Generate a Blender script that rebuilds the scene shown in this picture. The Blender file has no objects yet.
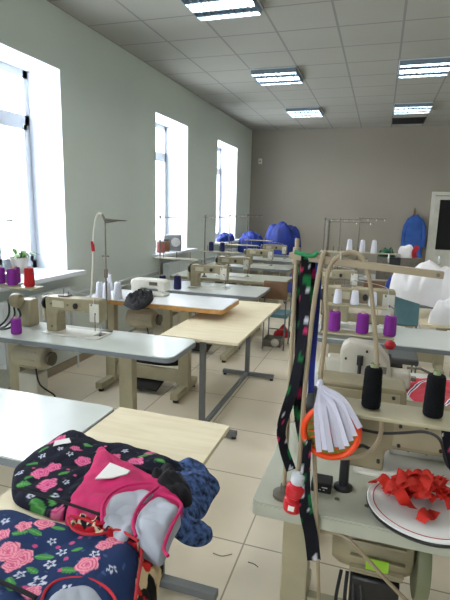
import bpy, bmesh, math, random
from mathutils import Vector, Matrix, noise as mnoise
random.seed(7)
C = bpy.context.scene.collection
PI = math.pi

# ------------------------------------------------------------------ camera (matched to the room's vanishing points)
F = 476.0
H = 1.65
d_ = Vector((156, -88, F)).normalized()
l_ = Vector((-1525, -130, F)); l_ = (l_ - d_ * l_.dot(d_)).normalized()
r_ = -l_
u_ = d_.cross(r_)
if u_.y > 0: u_ = -u_
def ray(x, y):
    v = Vector((x - 225, y - 300, F))
    return Vector((r_.dot(v), d_.dot(v), u_.dot(v)))
def Pz(x, y, z):
    v = ray(x, y); t = (z - H) / v.z
    return Vector((v.x * t, v.y * t, z))
def Py(x, y, Y):
    v = ray(x, y); t = Y / v.y
    return Vector((v.x * t, Y, H + v.z * t))
cam = bpy.data.cameras.new('camera'); co = bpy.data.objects.new('camera', cam); C.objects.link(co)
right = Vector((r_.x, d_.x, u_.x)); up = -Vector((r_.y, d_.y, u_.y)); back = -Vector((r_.z, d_.z, u_.z))
M = Matrix.Identity(4)
for i in range(3):
    M[i][0] = right[i]; M[i][1] = up[i]; M[i][2] = back[i]
M[2][3] = H
co.matrix_world = M
cam.sensor_fit = 'VERTICAL'; cam.sensor_height = 36; cam.sensor_width = 27; cam.lens = F * 36 / 600
cam.clip_start = 0.05; cam.clip_end = 200
bpy.context.scene.camera = co

# ------------------------------------------------------------------ materials
MATS = {}
def mat(name, col, rough=0.6, metal=0.0, var=0.08, scale=8.0, bump=0.0, bscale=60.0, spec=0.5, coat=0.0):
    if name in MATS: return MATS[name]
    m = bpy.data.materials.new(name); m.use_nodes = True; nt = m.node_tree
    b = nt.nodes['Principled BSDF']
    b.inputs['Roughness'].default_value = rough; b.inputs['Metallic'].default_value = metal
    b.inputs['Specular IOR Level'].default_value = spec
    b.inputs['Coat Weight'].default_value = coat
    tc = nt.nodes.new('ShaderNodeTexCoord'); n = nt.nodes.new('ShaderNodeTexNoise'); n.inputs['Scale'].default_value = scale
    n.inputs['Detail'].default_value = 4
    nt.links.new(tc.outputs['Object'], n.inputs['Vector'])
    r = nt.nodes.new('ShaderNodeValToRGB')
    c = Vector(col[:3])
    lo = [max(0, x * (1 - var * 2)) for x in c]; hi = [min(1, x * (1 + var)) for x in c]
    r.color_ramp.elements[0].color = (*lo, 1); r.color_ramp.elements[0].position = 0.3
    r.color_ramp.elements[1].color = (*hi, 1); r.color_ramp.elements[1].position = 0.65
    nt.links.new(n.outputs['Fac'], r.inputs['Fac']); nt.links.new(r.outputs['Color'], b.inputs['Base Color'])
    if bump:
        n2 = nt.nodes.new('ShaderNodeTexNoise'); n2.inputs['Scale'].default_value = bscale; n2.inputs['Detail'].default_value = 6
        bp = nt.nodes.new('ShaderNodeBump'); bp.inputs['Strength'].default_value = bump; bp.inputs['Distance'].default_value = 0.01
        nt.links.new(tc.outputs['Object'], n2.inputs['Vector'])
        nt.links.new(n2.outputs['Fac'], bp.inputs['Height']); nt.links.new(bp.outputs['Normal'], b.inputs['Normal'])
    MATS[name] = m
    return m
def srgb(r, g, b):
    f = lambda v: (v / 255 / 12.92) if v / 255 <= 0.04045 else ((v / 255 + 0.055) / 1.055) ** 2.4
    return (f(r), f(g), f(b))
def emis(name, col, s):
    m = bpy.data.materials.new(name); m.use_nodes = True
    b = m.node_tree.nodes['Principled BSDF']
    b.inputs['Base Color'].default_value = (*col, 1); b.inputs['Emission Color'].default_value = (*col, 1)
    b.inputs['Emission Strength'].default_value = s
    return m
def vcol_mat(name, rough=0.85, bump=0.25):
    m = bpy.data.materials.new(name); m.use_nodes = True; nt = m.node_tree; b = nt.nodes['Principled BSDF']
    a = nt.nodes.new('ShaderNodeVertexColor'); a.layer_name = 'print'
    nt.links.new(a.outputs['Color'], b.inputs['Base Color']); b.inputs['Roughness'].default_value = rough
    b.inputs['Specular IOR Level'].default_value = 0.2
    tc = nt.nodes.new('ShaderNodeTexCoord'); n2 = nt.nodes.new('ShaderNodeTexNoise'); n2.inputs['Scale'].default_value = 35
    bp = nt.nodes.new('ShaderNodeBump'); bp.inputs['Strength'].default_value = bump; bp.inputs['Distance'].default_value = 0.01
    nt.links.new(tc.outputs['Object'], n2.inputs['Vector']); nt.links.new(n2.outputs['Fac'], bp.inputs['Height'])
    nt.links.new(bp.outputs['Normal'], b.inputs['Normal'])
    return m
def grid_mat(name, col, line, sx, sy, ox, oy, lw, rough, spec=0.5, bump=0.0, var=0.05):
    """tiles: thin joint lines every sx, sy metres"""
    m = mat(name, col, rough, var=var, scale=1.3, bump=bump, bscale=90, spec=spec); nt = m.node_tree
    b = nt.nodes['Principled BSDF']; src = b.inputs['Base Color'].links[0].from_socket
    tc = nt.nodes.new('ShaderNodeTexCoord'); sp = nt.nodes.new('ShaderNodeSeparateXYZ'); nt.links.new(tc.outputs['Object'], sp.inputs[0])
    def edge(out, s, o):
        a = nt.nodes.new('ShaderNodeMath'); a.operation = 'ADD'; a.inputs[1].default_value = -o + lw / 2; nt.links.new(out, a.inputs[0])
        w = nt.nodes.new('ShaderNodeMath'); w.operation = 'FLOORED_MODULO'; w.inputs[1].default_value = s; nt.links.new(a.outputs[0], w.inputs[0])
        l = nt.nodes.new('ShaderNodeMath'); l.operation = 'LESS_THAN'; l.inputs[1].default_value = lw; nt.links.new(w.outputs[0], l.inputs[0])
        return l.outputs[0]
    mx = nt.nodes.new('ShaderNodeMath'); mx.operation = 'MAXIMUM'
    nt.links.new(edge(sp.outputs[0], sx, ox), mx.inputs[0]); nt.links.new(edge(sp.outputs[1], sy, oy), mx.inputs[1])
    mix = nt.nodes.new('ShaderNodeMixRGB'); mix.inputs[2].default_value = (*line, 1)
    nt.links.new(mx.outputs[0], mix.inputs[0]); nt.links.new(src, mix.inputs[1]); nt.links.new(mix.outputs[0], b.inputs['Base Color'])
    return m
def wood_mat(name, c1, c2, rough=0.55, axis_scale=(1.5, 12, 12)):
    m = bpy.data.materials.new(name); m.use_nodes = True; nt = m.node_tree; b = nt.nodes['Principled BSDF']
    tc = nt.nodes.new('ShaderNodeTexCoord'); mp = nt.nodes.new('ShaderNodeMapping'); mp.inputs['Scale'].default_value = axis_scale
    n = nt.nodes.new('ShaderNodeTexNoise'); n.inputs['Scale'].default_value = 2.0; n.inputs['Detail'].default_value = 6; n.inputs['Distortion'].default_value = 0.6
    r = nt.nodes.new('ShaderNodeValToRGB'); r.color_ramp.elements[0].color = (*c1, 1); r.color_ramp.elements[1].color = (*c2, 1)
    r.color_ramp.elements[0].position = 0.3; r.color_ramp.elements[1].position = 0.7
    nt.links.new(tc.outputs['Object'], mp.inputs[0]); nt.links.new(mp.outputs[0], n.inputs['Vector']); nt.links.new(n.outputs['Fac'], r.inputs['Fac'])
    nt.links.new(r.outputs['Color'], b.inputs['Base Color']); b.inputs['Roughness'].default_value = rough
    return m

WALL = mat('wall_paint', srgb(206, 213, 206), 0.8, var=0.015, scale=1.2, bump=0.06, bscale=120)
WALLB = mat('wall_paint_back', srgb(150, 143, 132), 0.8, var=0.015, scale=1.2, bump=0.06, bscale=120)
REVEAL = mat('reveal_paint', srgb(222, 226, 234), 0.55, var=0.01)
CEIL = grid_mat('ceiling_tiles', srgb(158, 158, 150), srgb(130, 130, 126), 0.6, 0.6, 0.06, 0.3, 0.022, 0.9, bump=0.15, var=0.02)
FLOOR = grid_mat('floor_tiles', srgb(234, 222, 200), srgb(164, 150, 128), 0.6, 0.6, -0.52, 2.05, 0.008, 0.28, spec=0.5, var=0.05)
PVC = mat('window_plastic', srgb(206, 212, 220), 0.35, var=0.01)
BEIGE = mat('beige_enamel', srgb(176, 168, 140), 0.45, var=0.07, scale=6)
BEIGE2 = mat('cream_enamel', srgb(196, 188, 164), 0.4, var=0.06, scale=9)
OLIVE = mat('olive_grey_enamel', srgb(160, 150, 122), 0.42, var=0.08, scale=7)
WHITEM = mat('white_enamel', srgb(214, 212, 202), 0.35, var=0.04)
LAM = mat('pale_laminate', srgb(212, 217, 212), 0.2, var=0.025, scale=3, spec=0.6)
LAMG = mat('green_grey_laminate', srgb(180, 182, 166), 0.3, var=0.04, scale=4)
EDGE = mat('grey_edge', srgb(120, 126, 132), 0.4, var=0.04)
ORE = mat('orange_wood_edge', srgb(198, 146, 78), 0.5, var=0.1, scale=20)
STEEL = mat('grey_steel_paint', srgb(108, 112, 114), 0.45, var=0.04)
DARK = mat('dark_rubber', srgb(34, 32, 32), 0.6, var=0.1)
BLACKP = mat('black_plastic', srgb(26, 26, 30), 0.4, var=0.1)
CHROME = mat('bright_steel', srgb(190, 190, 188), 0.25, 1.0, var=0.03)
DMET = mat('dull_metal', srgb(120, 114, 104), 0.4, 0.7, var=0.1, scale=20)
PLY = wood_mat('plywood', srgb(224, 210, 176), srgb(238, 226, 196))
TUBE = mat('beige_tube', srgb(160, 144, 118), 0.5, var=0.05)
PURP = mat('purple_thread', srgb(134, 36, 150), 0.75, var=0.12, scale=3, bump=0.5, bscale=200)
REDT = mat('red_thread', srgb(190, 20, 30), 0.75, var=0.12, scale=3, bump=0.5, bscale=200)
WHT = mat('white_thread', srgb(226, 228, 240), 0.75, var=0.03, bump=0.4, bscale=200)
BLKT = mat('black_thread', srgb(18, 19, 22), 0.9, var=0.15, spec=.15, bump=0.5, bscale=200)
NAVT = mat('navy_thread', srgb(28, 30, 84), 0.8, var=0.15, bump=0.5, bscale=200)
CORE = mat('spool_core', srgb(196, 170, 160), 0.7)
COREG = mat('green_spool_core', srgb(150, 160, 120), 0.7)
BLUEF = mat('blue_fabric', srgb(12, 44, 132), 0.7, var=0.2, scale=5, bump=0.5, bscale=18)
NAVYF = mat('dark_blue_fabric', srgb(28, 34, 78), 0.85, var=0.2, scale=5, bump=0.5, bscale=18)
DENIM = mat('blue_marl_fabric', srgb(62, 88, 138), 0.9, var=0.55, scale=60, bump=0.4, bscale=40)
JACK = mat('jacket_blue', srgb(52, 92, 168), 0.85, var=0.12, scale=6, bump=0.3, bscale=20)
WHF = mat('white_fabric', srgb(232, 230, 232), 0.85, var=0.02, bump=0.5, bscale=14)
MAG = mat('magenta_fabric', srgb(196, 18, 96), 0.75, var=0.08, scale=12, bump=0.3, bscale=20)
GREYF = mat('grey_lining', srgb(172, 178, 190), 0.8, var=0.06, scale=10, bump=0.3, bscale=16)
REDF = mat('red_fabric', srgb(214, 40, 26), 0.65, var=0.12, scale=20)
REDB = mat('red_binding', srgb(176, 20, 36), 0.7, var=0.1)
ORNG = mat('orange_plastic', srgb(250, 78, 22), 0.4, var=0.04)
LIME = mat('olive_green_plastic', srgb(128, 120, 36), 0.5, var=0.1)
TEAL = mat('teal_vinyl', srgb(96, 136, 146), 0.5, var=0.06)
BROWN = mat('brown_vinyl', srgb(120, 88, 60), 0.5, var=0.1)
PAPER = mat('white_paper', srgb(232, 232, 230), 0.8, var=0.01)
SILVER = mat('louvre_silver', srgb(120, 138, 152), 0.45, 0.3, var=0.02)
BLKF = mat('black_fabric', srgb(22, 22, 28), 0.9, var=0.2, bump=0.3, bscale=20)
GREENL = mat('leaf_green', srgb(86, 120, 62), 0.6, var=0.2, scale=30)
POT = mat('pot_clay', srgb(176, 168, 160), 0.6, var=0.05)
SOIL = mat('soil', srgb(60, 46, 36), 0.9)
RADI = mat('radiator_white', srgb(206, 212, 212), 0.4, var=0.02)

# ------------------------------------------------------------------ mesh builder
class MB:
    def __init__(s): s.bm = bmesh.new()
    def box(s, c, size, rz=0.0, rx=0.0, ry=0.0, taper=None):
        mtx = Matrix.Translation(c) @ Matrix.Rotation(rz, 4, 'Z') @ Matrix.Rotation(ry, 4, 'Y') @ Matrix.Rotation(rx, 4, 'X')
        vs = []
        for z in (-.5, .5):
            for x, y in ((-.5, -.5), (.5, -.5), (.5, .5), (-.5, .5)):
                k = taper if (taper and z > 0) else 1
                vs.append(s.bm.verts.new(mtx @ Vector((x * size[0] * k, y * size[1] * k, z * size[2]))))
        for f in ((0, 3, 2, 1), (4, 5, 6, 7), (0, 1, 5, 4), (1, 2, 6, 5), (2, 3, 7, 6), (3, 0, 4, 7)):
            s.bm.faces.new([vs[i] for i in f])
        return s
    def bb(s, x0, x1, y0, y1, z0, z1): return s.box(((x0 + x1) / 2, (y0 + y1) / 2, (z0 + z1) / 2), (abs(x1 - x0), abs(y1 - y0), abs(z1 - z0)))
    def tube(s, pts, r, seg=8, closed=False):
        pts = [Vector(p) for p in pts]; n = len(pts); rings = []
        rr = r if isinstance(r, (list, tuple)) else [r] * n
        ref = None
        for i, p in enumerate(pts):
            if closed: t = pts[(i + 1) % n] - pts[i - 1]
            else: t = pts[min(i + 1, n - 1)] - pts[max(i - 1, 0)]
            if t.length < 1e-9: t = Vector((0, 0, 1))
            t.normalize()
            if ref is None: ref = Vector((0, 0, 1)) if abs(t.z) < 0.9 else Vector((1, 0, 0))
            a = (ref - t * ref.dot(t))
            if a.length < 1e-6: a = t.orthogonal()
            a.normalize(); ref = a; b = t.cross(a)
            rings.append([s.bm.verts.new(p + (a * math.cos(2 * PI * k / seg) + b * math.sin(2 * PI * k / seg)) * rr[i]) for k in range(seg)])
        m = n if closed else n - 1
        for i in range(m):
            A = rings[i]; B = rings[(i + 1) % n]
            for k in range(seg): s.bm.faces.new((A[k], A[(k + 1) % seg], B[(k + 1) % seg], B[k]))
        if not closed:
            s.bm.faces.new(rings[0][::-1]); s.bm.faces.new(rings[-1])
        return s
    def cyl(s, p0, p1, r0, r1=None, seg=16): return s.tube([p0, p1], [r0, r0 if r1 is None else r1], seg)
    def lathe(s, prof, c=(0, 0, 0), seg=24, axis='Z'):
        c = Vector(c); rings = []
        def pt(r, z, a):
            if axis == 'Z': return c + Vector((r * math.cos(a), r * math.sin(a), z))
            if axis == 'X': return c + Vector((z, r * math.cos(a), r * math.sin(a)))
            return c + Vector((r * math.cos(a), z, r * math.sin(a)))
        for r, z in prof:
            rings.append([s.bm.verts.new(pt(max(r, 1e-4), z, 2 * PI * k / seg)) for k in range(seg)])
        for A, B in zip(rings, rings[1:]):
            for k in range(seg): s.bm.faces.new((A[k], A[(k + 1) % seg], B[(k + 1) % seg], B[k]))
        s.bm.faces.new(rings[0][::-1]); s.bm.faces.new(rings[-1])
        return s
    def prism(s, poly, a0, a1, axis='Z'):
        """poly in the two other axes; axis Y: poly is (x,z)"""
        def pt(u, v, a):
            return Vector((u, v, a)) if axis == 'Z' else (Vector((u, a, v)) if axis == 'Y' else Vector((a, u, v)))
        A = [s.bm.verts.new(pt(u, v, a0)) for u, v in poly]; B = [s.bm.verts.new(pt(u, v, a1)) for u, v in poly]
        n = len(poly); s.bm.faces.new(A[::-1]); s.bm.faces.new(B)
        for i in range(n): s.bm.faces.new((A[i], A[(i + 1) % n], B[(i + 1) % n], B[i]))
        return s
    def ribbon(s, pts, w, th=0.0015, wdir=None, twist=0.0):
        pts = [Vector(p) for p in pts]; n = len(pts); L = []
        for i, p in enumerate(pts):
            t = (pts[min(i + 1, n - 1)] - pts[max(i - 1, 0)]).normalized()
            a = Vector(wdir) if wdir is not None else Vector((1, 0, 0))
            a = (a - t * a.dot(t)).normalized()
            a = Matrix.Rotation(twist * math.sin(i / max(n - 1, 1) * 7 + twist * 9), 3, t) @ a
            b = t.cross(a)
            ww = w[i] if isinstance(w, (list, tuple)) else w
            L.append([s.bm.verts.new(p + a * ww / 2 * sx + b * th / 2 * sy) for sx, sy in ((-1, -1), (1, -1), (1, 1), (-1, 1))])
        for A, B in zip(L, L[1:]):
            for k in range(4): s.bm.faces.new((A[k], A[(k + 1) % 4], B[(k + 1) % 4], B[k]))
        s.bm.faces.new(L[0][::-1]); s.bm.faces.new(L[-1])
        return s
    def build(s, name, m, parent=None, bevel=0.0, smooth=True, loc=None, angle=40, bseg=2):
        bmesh.ops.recalc_face_normals(s.bm, faces=s.bm.faces)
        me = bpy.data.meshes.new(name); s.bm.to_mesh(me); s.bm.free()
        if smooth:
            me.polygons.foreach_set('use_smooth', [True] * len(me.polygons)); me.set_sharp_from_angle(angle=math.radians(angle))
        o = bpy.data.objects.new(name, me); C.objects.link(o)
        me.materials.append(m)
        if parent: o.parent = parent
        if loc is not None: o.location = loc
        if bevel:
            b = o.modifiers.new('bevel', 'BEVEL'); b.width = bevel; b.segments = bseg; b.limit_method = 'ANGLE'; b.angle_limit = math.radians(45)
            b.harden_normals = False
        return o
def smooth_path(pts, n=6):
    pts = [Vector(p) for p in pts]; out = []
    for i in range(len(pts) - 1):
        p0 = pts[max(i - 1, 0)]; p1 = pts[i]; p2 = pts[i + 1]; p3 = pts[min(i + 2, len(pts) - 1)]
        for k in range(n):
            t = k / n
            out.append(0.5 * ((2 * p1) + (p2 - p0) * t + (2 * p0 - 5 * p1 + 4 * p2 - p3) * t * t + (3 * p1 - p0 - 3 * p2 + p3) * t ** 3))
    out.append(pts[-1]); return out
def tag(o, label, cat, group=None, kind=None):
    if label: o['label'] = label
    if cat: o['category'] = cat
    if group: o['group'] = group
    if kind: o['kind'] = kind
    return o
def empty(name, label, cat, loc=(0, 0, 0), rz=0.0, group=None):
    o = bpy.data.objects.new(name, None); C.objects.link(o); o.empty_display_size = 0.1
    o.location = loc; o.rotation_euler = (0, 0, rz); return tag(o, label, cat, group)
def struct(o): o['kind'] = 'structure'; return o
def copy_tree(o, parent=None):
    c = o.copy(); C.objects.link(c)
    if parent: c.parent = parent
    for ch in [x for x in C.objects if x.parent == o]: copy_tree(ch, c)
    return c
USED = set()
def place(proto, loc, rz=0.0, label=None, group=None):
    o = proto if proto.name not in USED else copy_tree(proto)
    USED.add(proto.name)
    o.location = loc; o.rotation_euler = (0, 0, rz)
    if label: o['label'] = label
    if group: o['group'] = group
    return o

# ------------------------------------------------------------------ room shell
X0, X1, Y0, Y1, HT = -2.94, 3.6, -3.2, 11.0, 3.4
struct(MB().bb(X0 - .5, X1 + .1, Y0 - .1, Y1 + .1, -.1, 0).build('floor', FLOOR))
struct(MB().bb(X0 - .5, X1 + .1, Y0 - .1, Y1 + .1, HT, HT + .1).build('ceiling', CEIL))
struct(MB().bb(X0 - .5, X1 + .1, Y1, Y1 + .2, 0, HT).build('wall_back', WALLB))
struct(MB().bb(X1, X1 + .2, Y0, Y1, 0, HT).build('wall_right', WALL))
fw_ = MB(); xx_ = X0 - .5
for a, b in ((-1.9, -.7),):
    fw_.bb(xx_, a, Y0 - .2, Y0, 0, HT); fw_.bb(a, b, Y0 - .2, Y0, 0, .95); fw_.bb(a, b, Y0 - .2, Y0, 2.9, HT); xx_ = b
fw_.bb(xx_, X1 + .1, Y0 - .2, Y0, 0, HT)
struct(fw_.build('wall_front', WALL, smooth=False))
for k, (a, b) in enumerate(((-1.9, -.7),)):  # unseen window behind the camera, added to bring in more daylight
    q = MB(); y_ = Y0 - .12
    q.bb(a, a + .07, y_ - .03, y_ + .03, .95, 2.9); q.bb(b - .07, b, y_ - .03, y_ + .03, .95, 2.9); q.bb(a, b, y_ - .03, y_ + .03, .95, 1.03); q.bb(a, b, y_ - .03, y_ + .03, 2.83, 2.9)
    q.bb((a + b) / 2 - .05, (a + b) / 2 + .05, y_ - .03, y_ + .03, .95, 2.9); q.bb(a, b, y_ - .03, y_ + .03, 2.38, 2.47)
    struct(q.build('window_%d' % (5 + k), PVC))
    L = bpy.data.lights.new('daylight_portal', 'AREA'); L.shape = 'RECTANGLE'; L.size = b - a; L.size_y = 1.95; L.cycles.is_portal = True
    lo = bpy.data.objects.new('daylight_portal', L); C.objects.link(lo); lo.location = ((a + b) / 2, Y0 - .19, 1.925); lo.rotation_euler = (PI / 2, 0, 0)
wins = [(-.25, .95), (2.85, 4.03), (6.02, 7.16), (8.58, 9.86)]  # first is an added window out of view, lighting the foreground
WB, WT, DEP = 1.0, 2.88, 0.36
w = MB(); y = Y0
for a, b in wins:
    w.bb(X0 - .5, X0, y, a, 0, HT); w.bb(X0 - .5, X0, a, b, 0, WB - .04); w.bb(X0 - .5, X0, a, b, WT, HT); y = b
w.bb(X0 - .5, X0, y, Y1, 0, HT)
struct(w.build('wall_left', WALL, smooth=False))
GLASS = bpy.data.materials.new('window_glass'); GLASS.use_nodes = True
nt = GLASS.node_tree; nt.nodes.clear()
o_ = nt.nodes.new('ShaderNodeOutputMaterial'); mx = nt.nodes.new('ShaderNodeMixShader'); tr = nt.nodes.new('ShaderNodeBsdfTransparent'); gl = nt.nodes.new('ShaderNodeBsdfGlossy')
gl.inputs['Roughness'].default_value = 0.02; mx.inputs[0].default_value = 0.06
nt.links.new(tr.outputs[0], mx.inputs[1]); nt.links.new(gl.outputs[0], mx.inputs[2]); nt.links.new(mx.outputs[0], o_.inputs[0])
for i, (a, b) in enumerate(wins):
    n = i if i else 4
    # white plaster reveal lining
    t = .008
    rv = MB(); rv.bb(X0 - DEP, X0 + .003, a, a + t, WB, WT); rv.bb(X0 - DEP, X0 + .003, b - t, b, WB, WT); rv.bb(X0 - DEP, X0 + .003, a, b, WT - t, WT)
    struct(rv.build('trim_%d' % (n * 2 + 1), REVEAL, smooth=False))
    sill = MB().prism([(X0 - DEP, a), (X0, a), (X0 + .001, a - .1), (X0 + .15, a - .1), (X0 + .15, b + .1), (X0 + .001, b + .1), (X0, b), (X0 - DEP, b)], WB - .038, WB + .001)
    s_ = struct(sill.build('trim_%d' % (n * 2 + 2), REVEAL, smooth=False))
    # frame
    xf = X0 - DEP; fw = .07; fr = MB()
    za, zb, zt = WB + .005, WT - t, 2.42
    fr.bb(xf - .06, xf, a, a + fw, za, zb); fr.bb(xf - .06, xf, b - fw, b, za, zb)
    fr.bb(xf - .06, xf, a, b, za, za + .08); fr.bb(xf - .06, xf, a, b, zb - fw, zb); fr.bb(xf - .06, xf, a, b, zt - .04, zt + .05)
    ym = (a + b) / 2
    fr.bb(xf - .06, xf, ym - .05, ym + .05, za, zt)
    for ya, yb in ((a + fw, ym - .05), (ym + .05, b - fw)):      # opening sashes
        fr.bb(xf - .05, xf + .018, ya, ya + .045, za + .08, zt - .04); fr.bb(xf - .05, xf + .018, yb - .045, yb, za + .08, zt - .04)
        fr.bb(xf - .05, xf + .018, ya, yb, za + .08, za + .13); fr.bb(xf - .05, xf + .018, ya, yb, zt - .09, zt - .04)
    fo = struct(fr.build('window_%d' % n, PVC, smooth=False))
    MB().bb(xf - .04, xf - .034, a + .03, b - .03, za + .03, zb - .03).build('pane', GLASS, fo, smooth=False)
    hd = MB(); hd.box((xf + .03, ym - .07, 1.75), (.02, .025, .06)); hd.box((xf + .045, ym - .07, 1.69), (.015, .02, .13)); hd.build('handle', PVC, fo, bevel=.003)
    # portal
    L = bpy.data.lights.new('daylight_portal', 'AREA'); L.shape = 'RECTANGLE'; L.size = zb - za; L.size_y = b - a; L.cycles.is_portal = True
    lo = bpy.data.objects.new('daylight_portal', L); C.objects.link(lo); lo.location = (xf - .1, ym, (za + zb) / 2); lo.rotation_euler = (0, -PI / 2, 0)
# heating pipe along the wall and skirting
struct(MB().bb(X0, X0 + .012, Y0, Y1, 0, .08).build('baseboard_left', mat('skirting', srgb(150, 138, 118), .5)))
struct(MB().bb(X0, X1, Y1 - .012, Y1, 0, .08).build('baseboard_back', MATS['skirting']))
pp = MB()
for z in (.76, .69): pp.tube([(X0 + .035, 1.2, z), (X0 + .035, 10.6, z)], .014, 8)
for yy in (2.0, 4.6, 7.6, 10.2): pp.box((X0 + .018, yy, .725), (.032, .02, .1))
tag(pp.build('heating_pipe', RADI), 'pair of painted heating pipes running along the left wall below the windows', 'pipe')

# radiators
def radiator(a, b, label):
    r = empty('radiator', label, 'radiator', (X0, (a + b) / 2, .3), group='radiators under the windows')
    n = int((b - a) / .08); m = MB()
    for k in range(n):
        yy = (k - (n - 1) / 2) * .08
        m.bb(.07, .15, yy - .034, yy + .034, 0.02, .56); m.bb(.15, .156, yy - .02, yy + .02, .05, .52)
    m.bb(.08, .14, -n * .04, n * .04, .02, .06); m.bb(.08, .14, -n * .04, n * .04, .5, .54)
    m.build('fins', RADI, r, bevel=.006)
    v = MB(); v.tube([(.11, n * .04, .04), (.11, n * .04 + .07, .04), (.11, n * .04 + .07, -.29)], .01); v.build('supply_pipe', RADI, r)
    for q in (-.3, .27): MB().bb(.002, .07, q, q + .03, .2, .3).build('bracket', RADI, r)
radiator(2.95, 3.95, 'white ribbed radiator under the nearest window, behind the motor table')
radiator(6.1, 7.0, 'white ribbed radiator under the middle window')
radiator(8.7, 9.7, 'white ribbed radiator under the farthest window')

# ceiling lamps
TUBEL = emis('lamp_tube', (1.0, .96, .9), 14.0)
def lamp(x, y, label, group='recessed ceiling lamps'):
    r = empty('ceiling_light', label, 'ceiling light', (x, y, HT - .012), group=group)
    m = MB(); s = .3
    m.bb(-s, s, -s, -s + .012, 0, .012); m.bb(-s, s, s - .012, s, 0, .012); m.bb(-s, -s + .012, -s, s, 0, .012); m.bb(s - .012, s, -s, s, 0, .012)
    m.build('frame', PVC, r)
    MB().bb(-.285, .285, -.285, .285, .006, .01).build('reflector', SILVER, r)
    for k in range(4):
        yy = -.21 + .14 * k
        MB().cyl((-.275, yy, -.016), (.275, yy, -.016), .013, seg=10).build('tube', TUBEL, r)
    lv = MB()
    for k in range(7): yy = -.285 + .095 * k; lv.bb(-.288, .288, yy - .003, yy + .003, -.052, .004)
    for k in range(9): xx = -.288 + .072 * k; lv.bb(xx - .002, xx + .002, -.288, .288, -.05, -.03)
    for q in (-1, 1): lv.bb(q * .288 - .003, q * .288 + .003, -.288, .288, -.052, .006)
    lv.build('louvre', SILVER, r, smooth=False)
lamp(-1.44, 4.2, 'lit square ceiling lamp cut by the top edge of the picture, nearest')
lamp(-1.44, 6.6, 'lit square ceiling lamp second in the left row of the ceiling')
lamp(-1.44, 9.0, 'lit square ceiling lamp farthest in the left row, near the back wall')
lamp(.36, 6.6, 'lit square ceiling lamp at the right edge, the nearer of the right row')
lamp(.36, 9.0, 'lit square ceiling lamp in front of the black ceiling opening')
lamp(-1.44, 1.2, 'added unseen square ceiling lamp overhead near the camera, left row')  # this and the next three are unseen lamps added for their light
lamp(.36, 3.6, 'added square ceiling lamp above the right tables, outside the picture')
lamp(.36, 1.2, 'added square ceiling lamp above the red ribbons, outside the picture')
lamp(2.16, 4.8, 'added square ceiling lamp in the far right row, outside the picture')
v = empty('ceiling_vent', 'black rectangular opening in the ceiling close to the back wall', 'vent', (.36, 10.3, HT - .01))
MB().bb(-.3, .3, -.3, .3, 0, .01).build('dark_panel', BLACKP, v)
fm = MB(); fm.bb(-.3, .3, -.3, -.285, -.006, 0); fm.bb(-.3, .3, .285, .3, -.006, 0)
for k in range(9): fm.bb(-.29, .29, -.24 + k * .06, -.235 + k * .06, -.006, 0)
fm.build('slats', BLACKP, v)

# door in the back wall
DG = mat('dark_door_glass', srgb(24, 24, 26), .08, var=.05)
dx0, dx1 = .98, 1.98
d = MB(); d.bb(dx0, dx0 + .07, Y1 - .06, Y1, 0, 2.05); d.bb(dx1 - .07, dx1, Y1 - .06, Y1, 0, 2.05); d.bb(dx0, dx1, Y1 - .06, Y1, 2.02, 2.09)
d.bb(dx0 + .07, dx0 + .17, Y1 - .045, Y1, .01, 2.0); d.bb(dx1 - .17, dx1 - .07, Y1 - .045, Y1, .01, 2.0)
d.bb(dx0 + .17, dx1 - .17, Y1 - .045, Y1, 1.93, 2.0); d.bb(dx0 + .17, dx1 - .17, Y1 - .045, Y1, .01, .9)
do = struct(d.build('door_1', WHITEM, bevel=.004))
MB().bb(dx0 + .17, dx1 - .17, Y1 - .03, Y1 - .02, .9, 1.93).build('glass_panel', DG, do, smooth=False)
for z in (.4, 1.65): MB().cyl((dx0 + .07, Y1 - .07, z), (dx0 + .07, Y1 - .07, z + .12), .012).build('hinge', WHITEM, do)
MB().box((dx1 - .12, Y1 - .07, 1.05), (.03, .03, .14)).build('door_handle', CHROME, do, bevel=.004)
sw = empty('alarm_box', 'small white box fixed high on the back wall in the left corner', 'box', (-2.72, Y1, 2.72))
MB().bb(-.04, .04, -.04, 0, -.06, .06).build('case', WHITEM, sw, bevel=.006); MB().cyl((0, -.05, 0), (0, -.03, 0), .015).build('lens', BLACKP, sw)

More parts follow.
